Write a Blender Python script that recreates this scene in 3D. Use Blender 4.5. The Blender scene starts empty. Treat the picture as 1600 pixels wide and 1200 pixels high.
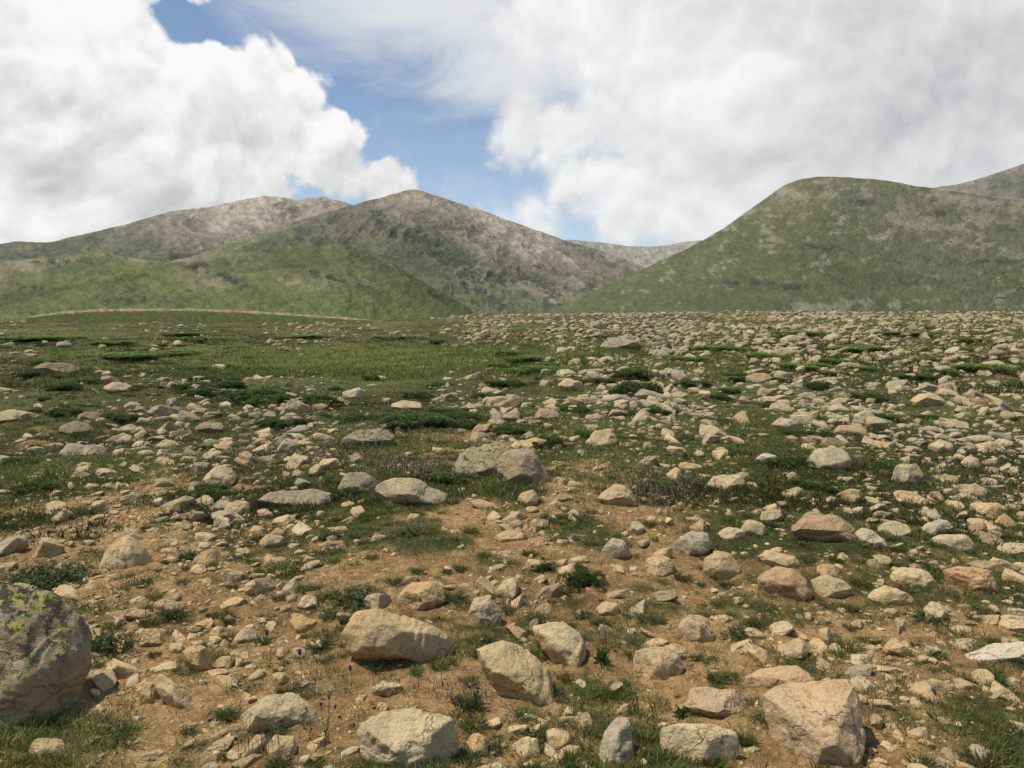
import bpy, bmesh, math, random
import numpy as np
from mathutils import Vector, Matrix
from collections import defaultdict
rng = np.random.default_rng(11); random.seed(5)
scene = bpy.context.scene
COL = scene.collection
F = 1209.0; HOR = 510.0
PITCH = math.atan((600-HOR)/F)

# ------------------------------------------------------------------ noise
def hsh(ix, iy, iz, seed):
    n = (ix*374761393 + iy*668265263 + iz*1440662683 + seed*974711 + 1234567) & 0xffffffff
    n = ((n ^ (n >> 13))*1274126177) & 0xffffffff
    n = n ^ (n >> 16)
    n = (n*668265263) & 0xffffffff
    n = n ^ (n >> 15)
    return n/4294967296.0
def vn2(x, y, seed=0):
    ix = np.floor(x).astype(np.int64); iy = np.floor(y).astype(np.int64)
    fx = x-ix; fy = y-iy
    u = fx*fx*fx*(fx*(fx*6-15)+10); v = fy*fy*fy*(fy*(fy*6-15)+10)
    z = 0
    a = hsh(ix, iy, z, seed); b = hsh(ix+1, iy, z, seed); c = hsh(ix, iy+1, z, seed); d = hsh(ix+1, iy+1, z, seed)
    return (a*(1-u)+b*u)*(1-v)+(c*(1-u)+d*u)*v
def fbm2(x, y, octv=4, seed=0, rough=.5):
    s = 0; a = 1; t = 0
    for i in range(octv):
        s = s+a*vn2(x*2**i+13.7*i, y*2**i-7.3*i, seed+i*17); t += a; a *= rough
    return s/t
def ridge2(x, y, octv=5, seed=0, rough=.5):
    s = 0; a = 1; t = 0
    for i in range(octv):
        n = 1-np.abs(2*vn2(x*2**i+3.1*i, y*2**i+9.2*i, seed+i*13)-1)
        s = s+a*n*n; t += a; a *= rough
    return s/t
def vn3(p, seed=0):
    i = np.floor(p).astype(np.int64); f = p-i
    w = f*f*f*(f*(f*6-15)+10)
    r = 0
    for dx in (0, 1):
        for dy in (0, 1):
            for dz in (0, 1):
                k = (w[:, 0] if dx else 1-w[:, 0])*(w[:, 1] if dy else 1-w[:, 1])*(w[:, 2] if dz else 1-w[:, 2])
                r = r+k*hsh(i[:, 0]+dx, i[:, 1]+dy, i[:, 2]+dz, seed)
    return r
def fbm3(p, octv=4, seed=0, rough=.5):
    s = 0; a = 1; t = 0
    for i in range(octv):
        s = s+a*vn3(p*2**i+5.3*i, seed+i*31); t += a; a *= rough
    return s/t
def sstep(a, b, x):
    t = np.clip((x-a)/(b-a), 0, 1); return t*t*(3-2*t)

# ------------------------------------------------------------------ ground height
_lr = np.linspace(math.log(.3), math.log(20000), 1500)
_kr = [0, 8, 15, 25, 40, 55, 75, 90, 103, 125, 200, 400, 1000, 30000]
_kz = [0, 0, .08, .36, .95, 1.65, 2.62, 3.15, 3.2, 2.2, -3, -12, -16, -16]
_tz = np.interp(np.exp(_lr), _kr, _kz)
_ker = np.exp(-np.linspace(-2.5, 2.5, 31)**2); _ker /= _ker.sum()
_tz = np.convolve(np.pad(_tz, 15, mode='edge'), _ker, 'valid')
def ground(x, y, fine=True):
    x = np.asarray(x, float); y = np.asarray(y, float)
    r = np.hypot(x, y)+1e-6; az = np.arctan2(x, y)
    z = np.interp(np.log(np.maximum(r, .31)), _lr, _tz)
    sf = .56+.38*sstep(-.28, .10, az)-.05*sstep(.35, .6, az)
    z = np.where(z > 0, z*sf, z)
    k = np.clip(r/8, 0, 1)
    z = z+(fbm2(x/9, y/9, 3, 3)-.5)*.80*k*np.clip((140-r)/60, 0, 1)
    z = z+(fbm2(x/1.7, y/1.7, 3, 9)-.5)*.20*np.clip(r/4, .3, 1)
    if fine:
        z = z+(fbm2(x/.35, y/.35, 4, 21)-.5)*.06
        z = z+(fbm2(x/.06, y/.06, 3, 41)-.5)*.022*np.clip((14-r)/8, 0, 1)
    return z
EYE = float(ground(0., 0.1, False))+1.52
CAM = np.array([0, 0, EYE])
FWD = np.array([0, math.cos(PITCH), -math.sin(PITCH)]); UP = np.array([0, math.sin(PITCH), math.cos(PITCH)]); RT = np.array([1., 0, 0])
def ray(px, py):
    return FWD+RT*((px-800)/F)+UP*((600-py)/F)
def at(px, py, fn=ground, d0=1.2, d1=140, n=1500):
    d = ray(px, py); ts = np.exp(np.linspace(math.log(d0), math.log(d1), n))
    P = CAM+ts[:, None]*d
    g = fn(P[:, 0], P[:, 1]); below = np.nonzero(P[:, 2] < g)[0]
    if len(below) == 0:
        P2 = P[ts < 100]; i = int(np.argmin(P2[:, 2]-g[ts < 100])); q = P[i].copy(); q[2] = g[i]; return q, ts[i]
    i = below[0]
    return P[i].copy(), ts[i]
def proj(P):
    P = np.atleast_2d(P)-CAM; d = P@FWD
    d = np.where(d < .05, .05, d)
    return 800+F*(P@RT)/d, 600-F*(P@UP)/d, d

# tables of how stony and how green the slope is, by azimuth and distance
GY = np.array([490, 520, 560, 600, 650, 720, 800, 900, 1000, 1200.])
ROCKT = np.array([[.32,.32,.28,.36,.8,.88,.84,.76,.72],[.42,.42,.36,.4,.65,.8,.8,.74,.74],[.54,.5,.14,.1,.38,.8,.74,.64,.84],[.56,.66,.46,.44,.62,.85,.68,.58,.82],
 [.52,.58,.48,.52,.75,.86,.78,.6,.7],[.52,.56,.52,.56,.7,.8,.74,.6,.72],[.42,.46,.52,.58,.6,.68,.75,.8,.74],[.32,.36,.44,.48,.5,.62,.78,.8,.7],[.32,.36,.44,.48,.56,.62,.57,.48,.4],[.28,.34,.42,.5,.6,.56,.44,.3,.26]])
GRAST = np.array([[1,1,1,.95,.85,.8,.8,.8,.8],[1,1,1,1,.95,.9,.9,.9,.85],[.93,.95,1,1,1,.95,.95,1,.85],[.86,.85,.97,1,1,.95,.97,1,.85],
 [.86,.84,.92,.94,.94,.92,.94,.94,.88],[.82,.80,.88,.90,.90,.91,.92,.92,.88],[.66,.60,.78,.84,.84,.84,.84,.83,.80],[.36,.28,.42,.55,.55,.56,.6,.6,.62],[.25,.17,.2,.28,.36,.40,.40,.38,.5],[.32,.18,.22,.36,.48,.50,.42,.40,.66]])
def table(T, x, y):
    r = np.hypot(x, y)+1e-6; az = np.clip(np.arctan2(x, y), -.75, .75)
    px = np.clip(800+F*np.tan(az), 0, 1599.9)
    z = np.interp(np.log(np.maximum(r, .31)), _lr, _tz)
    py = np.clip(HOR-F*(z*.85-1.5)/(r*np.cos(az)), 490, 1199.9)
    fx = px/200; ix = fx.astype(int); fx = fx-ix
    iy = np.clip(np.searchsorted(GY, py, side='right')-1, 0, len(GY)-2); fy = (py-GY[iy])/(GY[iy+1]-GY[iy])
    return (T[iy, ix]*(1-fx)+T[iy, ix+1]*fx)*(1-fy)+(T[iy+1, ix]*(1-fx)+T[iy+1, ix+1]*fx)*fy
def green(x, y):
    g = table(GRAST, x, y); r = np.hypot(x, y)
    n = .5*fbm2(x/.45, y/.45, 5, 61, .65)+.5*fbm2(x/3.1, y/3.1, 3, 71)
    n = np.clip((n-.5)*2.4+.5, 0, 1)
    return sstep(-.16, .16, g-n)
def lushf(x, y): return np.exp(-(((x+5.0)/7.5)**2+((y-28)/8)**2))

# ------------------------------------------------------------------ mesh helpers
def mk(name, V, Fc, mat=None, col=None, smooth=True, parent=None, link=True, lay=None):
    me = bpy.data.meshes.new(name)
    V = np.asarray(V, np.float32); Fc = np.asarray(Fc, np.int32)
    k = Fc.shape[1]; nf = len(Fc)
    me.vertices.add(len(V)); me.vertices.foreach_set('co', V.ravel())
    me.loops.add(nf*k); me.loops.foreach_set('vertex_index', Fc.ravel())
    me.polygons.add(nf); me.polygons.foreach_set('loop_start', np.arange(0, nf*k, k, dtype=np.int32))
    me.polygons.foreach_set('loop_total', np.full(nf, k, np.int32))
    me.update(calc_edges=True)
    me.polygons.foreach_set('use_smooth', smooth if isinstance(smooth, np.ndarray) else np.full(nf, smooth))
    if col is not None:
        if col.shape[1] == 3: col = np.hstack([col, np.ones((len(col), 1))])
        a = me.color_attributes.new('Col', 'FLOAT_COLOR', 'POINT'); a.data.foreach_set('color', col.astype(np.float32).ravel())
    if lay is not None:
        a = me.attributes.new('Lay', 'FLOAT_VECTOR', 'POINT'); a.data.foreach_set('vector', lay.astype(np.float32).ravel())
    if mat: me.materials.append(mat)
    if not link: return me
    o = bpy.data.objects.new(name, me); COL.objects.link(o)
    if parent: o.parent = parent
    return o
def tag(o, label=None, cat=None, group=None, kind=None):
    if label: o['label'] = label
    if cat: o['category'] = cat
    if group: o['group'] = group
    if kind: o['kind'] = kind
    return o
ICO = {}
for lv in (2, 3, 4, 5, 6, 7):
    bm = bmesh.new(); bmesh.ops.create_icosphere(bm, subdivisions=lv-1, radius=1)
    ICO[lv] = (np.array([v.co[:] for v in bm.verts]), np.array([[v.index for v in f.verts] for f in bm.faces])); bm.free()

# ------------------------------------------------------------------ node helpers
class NT:
    def __init__(s, tree): s.t = tree; s.n = tree.nodes; s.l = tree.links
    def new(s, typ, **kw):
        n = s.n.new(typ)
        for k, v in kw.items(): setattr(n, k, v)
        return n
    def put(s, sock, v):
        if isinstance(v, bpy.types.NodeSocket): s.l.new(v, sock)
        else: sock.default_value = v
    def m(s, op, a, b=None, c=None, clamp=False):
        n = s.new('ShaderNodeMath', operation=op); n.use_clamp = clamp
        s.put(n.inputs[0], a)
        if b is not None: s.put(n.inputs[1], b)
        if c is not None: s.put(n.inputs[2], c)
        return n.outputs[0]
    def vm(s, op, a, b=None):
        n = s.new('ShaderNodeVectorMath', operation=op); s.put(n.inputs[0], a)
        if b is not None: s.put(n.inputs[1], b)
        return n.outputs[0]
    def noise(s, vec, scale, detail=4, rough=.5, dist=0, out='Fac'):
        n = s.new('ShaderNodeTexNoise'); s.put(n.inputs['Vector'], vec); n.inputs['Scale'].default_value = scale
        n.inputs['Detail'].default_value = detail; n.inputs['Roughness'].default_value = rough; n.inputs['Distortion'].default_value = dist
        return n.outputs[out]
    def vor(s, vec, scale, feature='F1', detail=0, out='Distance', rough=.5):
        n = s.new('ShaderNodeTexVoronoi', feature=feature); s.put(n.inputs['Vector'], vec); n.inputs['Scale'].default_value = scale
        if 'Detail' in n.inputs: n.inputs['Detail'].default_value = detail; n.inputs['Roughness'].default_value = rough
        return n.outputs[out]
    def rng(s, v, a, b, c=0., d=1., smooth=True):
        n = s.new('ShaderNodeMapRange'); n.interpolation_type = 'SMOOTHSTEP' if smooth else 'LINEAR'
        s.put(n.inputs['Value'], v)
        for nm, x in zip(('From Min', 'From Max', 'To Min', 'To Max'), (a, b, c, d)): n.inputs[nm].default_value = x
        return n.outputs[0]
    def mix(s, f, a, b, typ='MIX'):
        n = s.new('ShaderNodeMix', data_type='RGBA', blend_type=typ); s.put(n.inputs[0], f)
        for i, v in ((6, a), (7, b)):
            if isinstance(v, tuple) and len(v) == 3: v = v+(1,)
            s.put(n.inputs[i], v)
        return n.outputs[2]
def newmat(name, rough=.9):
    m = bpy.data.materials.new(name); m.use_nodes = True; t = NT(m.node_tree)
    b = m.node_tree.nodes['Principled BSDF']; b.inputs['Roughness'].default_value = rough
    b.inputs['Specular IOR Level'].default_value = .2
    return m, t, b
def bump(t, b, layers):
    prev = None
    for h, dist, st in layers:
        n = t.new('ShaderNodeBump'); n.inputs['Strength'].default_value = st; n.inputs['Distance'].default_value = dist
        t.put(n.inputs['Height'], h)
        if prev: t.l.new(prev, n.inputs['Normal'])
        prev = n.outputs[0]
    t.l.new(prev, b.inputs['Normal'])

def rock_mat(name):
    m, t, b = newmat(name, .85)
    geo = t.new('ShaderNodeNewGeometry'); P = geo.outputs['Position']
    sep = t.new('ShaderNodeSeparateXYZ'); t.put(sep.inputs[0], geo.outputs['Normal']); nz = sep.outputs[2]
    a = t.new('ShaderNodeObjectInfo'); c = a.outputs['Color']; al = a.outputs['Alpha']
    n1 = t.noise(P, 5, 7, .62); n2 = t.noise(P, 34, 5, .7); n3 = t.noise(P, 1.7, 2)
    n4 = t.noise(P, 170, 2, .6)
    wv = t.vm('ADD', P, t.vm('MULTIPLY', t.noise(P, 6, 3, .65, 0, 'Color'), (.28, .28, .28)))
    crk = t.vor(wv, 4.5, 'DISTANCE_TO_EDGE')
    c = t.mix(t.rng(n1, .35, .68), c, t.vm('MULTIPLY', c, (1.24, 1.22, 1.17)))
    c = t.mix(t.rng(n2, .50, .30), c, t.vm('MULTIPLY', c, (.64, .57, .48)))
    c = t.mix(t.rng(n4, .56, .72, 0, .5), c, t.vm('MULTIPLY', c, (.55, .52, .48)))
    c = t.mix(t.m('MULTIPLY', t.rng(n3, .5, .66), .5), c, t.vm('MULTIPLY', c, (1.06, .90, .70)))
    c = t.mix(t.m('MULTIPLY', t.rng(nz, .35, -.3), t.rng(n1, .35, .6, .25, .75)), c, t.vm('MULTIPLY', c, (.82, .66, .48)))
    c = t.mix(t.m('MULTIPLY', t.rng(crk, .018, 0), t.rng(n1, .45, .6, 0, .7)), c, t.vm('MULTIPLY', c, (.38, .32, .26)))
    l1 = t.noise(P, 22, 7, .70, .3); l2 = t.noise(P, 11, 4, .7, .4); l3 = t.noise(t.vm('ADD', P, (7.3, 2.1, 4.4)), 17, 7, .72, .5)
    up = t.rng(nz, .15, .65)
    al2 = t.m('MULTIPLY', al, al)
    th = t.m('SUBTRACT', .72, t.m('MULTIPLY', al, .23))
    g = t.m('MULTIPLY', t.rng(t.m('SUBTRACT', l2, th), 0, .06), up)
    c = t.mix(t.m('MULTIPLY', g, .6), c, (.34, .33, .26))
    th2 = t.m('SUBTRACT', .73, t.m('MULTIPLY', al2, .212))
    yk = t.m('MULTIPLY', t.rng(t.m('SUBTRACT', l3, th2), 0, .03), up)
    c = t.mix(t.m('MULTIPLY', yk, .85), c, (.38, .40, .07))
    thk = t.m('SUBTRACT', .71, t.m('MULTIPLY', al2, .20))
    k = t.m('MULTIPLY', t.rng(t.m('SUBTRACT', l1, thk), .0, .025), up)
    c = t.mix(t.m('MULTIPLY', k, .88), c, (.05, .046, .034))
    t.put(b.inputs['Base Color'], c)
    bump(t, b, [(t.rng(crk, 0, .03), .02, .5), (n1, .06, .7), (n2, .02, .8), (n4, .004, .6)])
    return m
M_ROCK = rock_mat('weathered_rock')
def rubble_mat():
    m, t, b = newmat('scattered_rock', .9)
    geo = t.new('ShaderNodeNewGeometry'); P = geo.outputs['Position']
    sep = t.new('ShaderNodeSeparateXYZ'); t.put(sep.inputs[0], geo.outputs['Normal']); nz = sep.outputs[2]
    a = t.new('ShaderNodeVertexColor'); a.layer_name = 'Col'; c = a.outputs['Color']; al = a.outputs['Alpha']
    n1 = t.noise(P, 7, 6, .68); n2 = t.noise(P, 40, 3, .7); l1 = t.noise(P, 14, 4, .7)
    c = t.mix(t.rng(n1, .35, .68), c, t.vm('MULTIPLY', c, (1.24, 1.22, 1.17)))
    c = t.mix(t.rng(n2, .50, .30), c, t.vm('MULTIPLY', c, (.64, .57, .48)))
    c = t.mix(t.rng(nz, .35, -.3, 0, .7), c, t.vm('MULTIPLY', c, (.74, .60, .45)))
    k = t.m('MULTIPLY', t.rng(t.m('SUBTRACT', l1, t.m('SUBTRACT', .72, t.m('MULTIPLY', al, .20))), 0, .05), t.rng(nz, .0, .5))
    c = t.mix(t.m('MULTIPLY', k, .75), c, (.10, .095, .065))
    t.put(b.inputs['Base Color'], c); bump(t, b, [(n1, .06, .7), (n2, .015, .8)])
    return m
M_ROCKS = rubble_mat()

def leaf_mat(name, rough=.6):
    m, t, b = newmat(name, rough)
    a = t.new('ShaderNodeVertexColor'); a.layer_name = 'Col'
    c = a.outputs['Color']
    t.put(b.inputs['Base Color'], c)
    tr = t.new('ShaderNodeBsdfTranslucent'); t.put(tr.inputs['Color'], c)
    mx = t.new('ShaderNodeMixShader'); mx.inputs[0].default_value = .3
    t.l.new(b.outputs[0], mx.inputs[1]); t.l.new(tr.outputs[0], mx.inputs[2])
    out = [n for n in t.n if n.type == 'OUTPUT_MATERIAL'][0]; t.l.new(mx.outputs[0], out.inputs[0])
    return m
M_LEAF = leaf_mat('foliage'); M_FLOWER = leaf_mat('petals', .7)

# ------------------------------------------------------------------ ground sheet
def build_ground():
    r = np.concatenate([[.02], np.exp(np.linspace(math.log(.5), math.log(1.8), 30)), np.exp(np.linspace(math.log(1.83), math.log(130), 760)), np.exp(np.linspace(math.log(134), math.log(16000), 60))])
    az = np.radians(np.concatenate([np.linspace(-180, -48, 60)[:-1], np.linspace(-48, 48, 860), np.linspace(48, 180, 60)[1:]]))
    A, R = np.meshgrid(az, r); x = (R*np.sin(A)).ravel(); y = (R*np.cos(A)).ravel()
    z = ground(x, y)
    g = green(x, y)
    z += g*.02*fbm2(x/.12, y/.12, 2, 88)*(np.hypot(x, y) < 20)
    V = np.stack([x, y, z], 1)
    nr, na = len(r), len(az)
    i = np.arange(nr-1)[:, None]*na+np.arange(na-1)[None]
    Q = np.stack([i, i+1, i+1+na, i+na], -1).reshape(-1, 4)[:, ::-1]
    rr = np.hypot(x, y)
    n1 = fbm2(x/.8, y/.8, 4, 5)[:, None]; n2 = fbm2(x/.13, y/.13, 3, 6)[:, None]; n3 = fbm2(x/5, y/5, 4, 7)[:, None]; n3 = np.clip((n3-.5)*1.7+.5, 0, 1)
    soil = np.array([.48, .318, .145])*(.68+.56*n1)+(n2-.5)*np.array([.18, .14, .08])
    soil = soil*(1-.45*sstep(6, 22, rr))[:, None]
    gr = np.array([.088, .100, .032])*(.5+.85*n3)+np.array([.05, .046, .016])*n1
    lush = lushf(x, y)[:, None]
    gr = gr*(1-lush)+np.array([.15, .18, .045])*lush
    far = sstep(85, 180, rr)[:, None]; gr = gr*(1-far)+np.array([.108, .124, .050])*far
    c = soil*(1-g[:, None])+gr*g[:, None]
    m, t, b = newmat('stony_soil', .95)
    a = t.new('ShaderNodeVertexColor'); a.layer_name = 'Col'; geo = t.new('ShaderNodeNewGeometry'); P = geo.outputs['Position']
    s1 = t.noise(P, 14, 7, .7); s2 = t.noise(P, 90, 4, .7); v1 = t.vor(P, 38); s3 = t.vor(P, 75, out='Color')
    c0 = a.outputs['Color']
    c1 = t.mix(t.rng(s1, .38, .66), t.vm('MULTIPLY', c0, (.68, .63, .58)), t.vm('MULTIPLY', c0, (1.22, 1.2, 1.18)))
    c1 = t.mix(t.rng(s2, .55, .7, 0, .6), c1, t.vm('MULTIPLY', c0, (1.45, 1.5, 1.55)))
    c1 = t.mix(t.rng(s2, .42, .28, 0, .8), c1, t.vm('MULTIPLY', c0, (.40, .36, .33)))
    sx = t.new('ShaderNodeSeparateXYZ'); t.put(sx.inputs[0], s3)
    c1 = t.mix(t.rng(sx.outputs[0], .86, .9, 0, .5), c1, t.vm('MULTIPLY', c0, (1.5, 1.55, 1.6)))
    t.put(b.inputs['Base Color'], c1)
    bump(t, b, [(s1, .07, .8), (v1, .018, .8), (s2, .016, 1.)])
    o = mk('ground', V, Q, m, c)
    tag(o, 'stony slope of tan soil and patchy grass', 'ground', kind='structure')
build_ground()

# ------------------------------------------------------------------ rocks
def rand_unit(n, r=rng):
    v = r.normal(size=(n, 3)); return v/np.linalg.norm(v, axis=1)[:, None]
def radial(E, N, D, k):
    q = np.maximum(E@N.T, 1e-4)/D[None]
    return (q**k).sum(1)**(-1/k)
def ridge3(p, seed):
    return np.maximum(0, 1-np.abs(2*vn3(p, seed)-1)*3.2)
def rough_up(V, size, seed, amt=1.):
    c = V.mean(0); E = V-c; L = np.linalg.norm(E, axis=1)[:, None]+1e-9; U = E/L
    n = (fbm3(V/size*2.2+seed, 3, seed, .5)-.5)*.16+ridge3(V/size*1.9+seed*1.7, seed+3)*-.05
    q = fbm3(V/size*3.1+seed*.3, 2, seed+5)*6; st = (np.floor(q)+sstep(.0, .25, q-np.floor(q)))/6-.5
    n2 = (fbm3(V/size*12+seed, 3, seed+9, .6)-.5)*.04
    return V+U*size*.5*(n+st*.20+n2)[:, None]*amt
def chips(V, n, r, lo=.84, hi=.95):
    for q in rand_unit(n, r):
        s = V@q; mx = s.max(); d = mx*r.uniform(lo, hi); over = s-d
        V = np.where((over > 0)[:, None], V-q[None]*(over*.97)[:, None], V)
    return V
def generic_rock(lv, seed, ang=True):
    r = np.random.default_rng(seed)
    E, T = ICO[lv]
    N = rand_unit(8 if ang else 16, r); N = np.vstack([N, [[0, 0, 1], [0, 0, -1], [.3, -.9, .3], [-.9, -.2, .2], [.8, .5, .1]]]); N /= np.linalg.norm(N, axis=1)[:, None]
    D = r.uniform(.54, 1.0, len(N))
    V = E*radial(E, N, D, 48 if ang else 16)[:, None]
    V = np.clip(V, -1.5, 1.5)
    V = chips(V, 10 if ang else 5, r, .76, .93)
    V = rough_up(V, 1.5, seed, .85 if ang else .65)
    V = V/np.abs(V).max(0)
    return V, T

HERO = []
def build_hero(pts, pal, lich, label, short, rnd, seed):
    r = np.random.default_rng(seed)
    pts = np.array(pts, float); x0, y0 = pts.min(0); x1, y1 = pts.max(0)
    w, h = x1-x0, y1-y0
    cx, cy = (x0+x1)/2, (y0+y1)/2
    lowx = pts[pts[:, 1] > y1-.35*h][:, 0].mean()
    G, tf = at(lowx, y1-.05*h)
    zf = (G-CAM)@FWD
    Gc, tc = at(cx, cy); zcg = (Gc-CAM)@FWD
    wm = w*zf/F; hm = h*zf/F
    zc = zf+min(.5*max(zcg-zf, 0)+.02*wm, .45*wm)
    pc = pts.mean(0)*.5+np.array([cx, cy])*.5
    C = CAM+ray(*pc)*zc
    v = C-CAM; v /= np.linalg.norm(v)
    rt = np.cross(v, [0, 0, 1]); rt /= np.linalg.norm(rt); up = np.cross(rt, v)
    Q = []
    for p in pts:
        d = ray(*p); tt = ((C-CAM)@v)/(d@v); X = CAM+d*tt-C; Q.append((X@rt, X@up))
    Q = np.array(Q)*1.04
    ymin = Q[:, 1].min(); hh = Q[:, 1].max()-ymin; ww = Q[:, 0].max()-Q[:, 0].min()
    Q[:, 1] = np.where(Q[:, 1] < ymin+.3*hh, Q[:, 1]-.15*hh, Q[:, 1])
    n = len(Q); ar = sum(Q[i][0]*Q[(i+1) % n][1]-Q[(i+1) % n][0]*Q[i][1] for i in range(n))
    if ar < 0: Q = Q[::-1]
    N = []; D = []
    def add(nn, pt3=None, d=None):
        nn = nn/np.linalg.norm(nn); N.append(nn); D.append(max(d if d is not None else nn@pt3, .12*min(ww, hh)))
    for i in range(n):
        a, b = Q[i], Q[(i+1) % n]; e = b-a
        n2 = np.array([e[1], -e[0]]); n2 /= np.linalg.norm(n2)+1e-9
        mid = (a+b)/2; p3 = rt*mid[0]+up*mid[1]; n3 = rt*n2[0]+up*n2[1]
        tfr = r.uniform(.25, .95); tb = r.uniform(.1, .7)
        add(n3*math.cos(tfr)-v*math.sin(tfr), p3); add(n3*math.cos(tb)+v*math.sin(tb), p3)
    hd = max(zc-zf, .3*ww)*1.0; hd = min(hd, .5*ww)
    for q in range(3):
        add(-v+rt*r.uniform(-.8, .8)+up*r.uniform(-.35, .5), d=hd*r.uniform(.6, .9))
    add(v+up*.3, d=hd*1.2); add(v+rt*.5, d=hd*1.2); add(v-rt*.5, d=hd*1.2)
    tn = np.array([r.uniform(-.2, .2), r.uniform(-.35, .0), 1.]); tn /= np.linalg.norm(tn)
    mx = max(tn@(rt*q[0]+up*q[1]) for q in Q); add(tn, d=mx*.96)
    lv = 7 if w > 110 else 6 if w > 50 else 5
    E, T = ICO[lv]
    S = E[:, :1]*rt*ww*.5+E[:, 1:2]*up*hh*.5+E[:, 2:3]*v*hd
    e = S/np.linalg.norm(S, axis=1)[:, None]
    k = 14 if rnd else 60
    V = e*(radial(e, np.array(N), np.array(D), k)*1.03)[:, None]
    size = (ww+hh)*.5
    for qv in rand_unit(18, r):
        s = V@qv; d = s.max()*r.uniform(.84, .96); over = s-d
        V = np.where((over > 0)[:, None], V-qv[None]*(over*.98)[:, None], V)
    V = rough_up(V, size, seed, .5 if rnd else .9)
    W = V+C
    base = np.array([C[0], C[1], float(ground(C[0], C[1]))])
    big = w > 95
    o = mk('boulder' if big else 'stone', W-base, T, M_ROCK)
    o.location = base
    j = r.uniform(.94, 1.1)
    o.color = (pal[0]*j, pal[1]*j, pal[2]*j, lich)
    tag(o, label, 'boulder' if big else 'rock', 'rocks lying on the stony slope')
    HERO.append(dict(bb=(x0, y0, x1, y1), c=(cx, cy), short=short))
TAN = (.49, .365, .20); PALE = (.50, .405, .24); GREY = (.42, .36, .24); BRN = (.42, .295, .165); YEL = (.49, .37, .175); DG = (.28, .24, .155); PINK = (.47, .35, .215)
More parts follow.
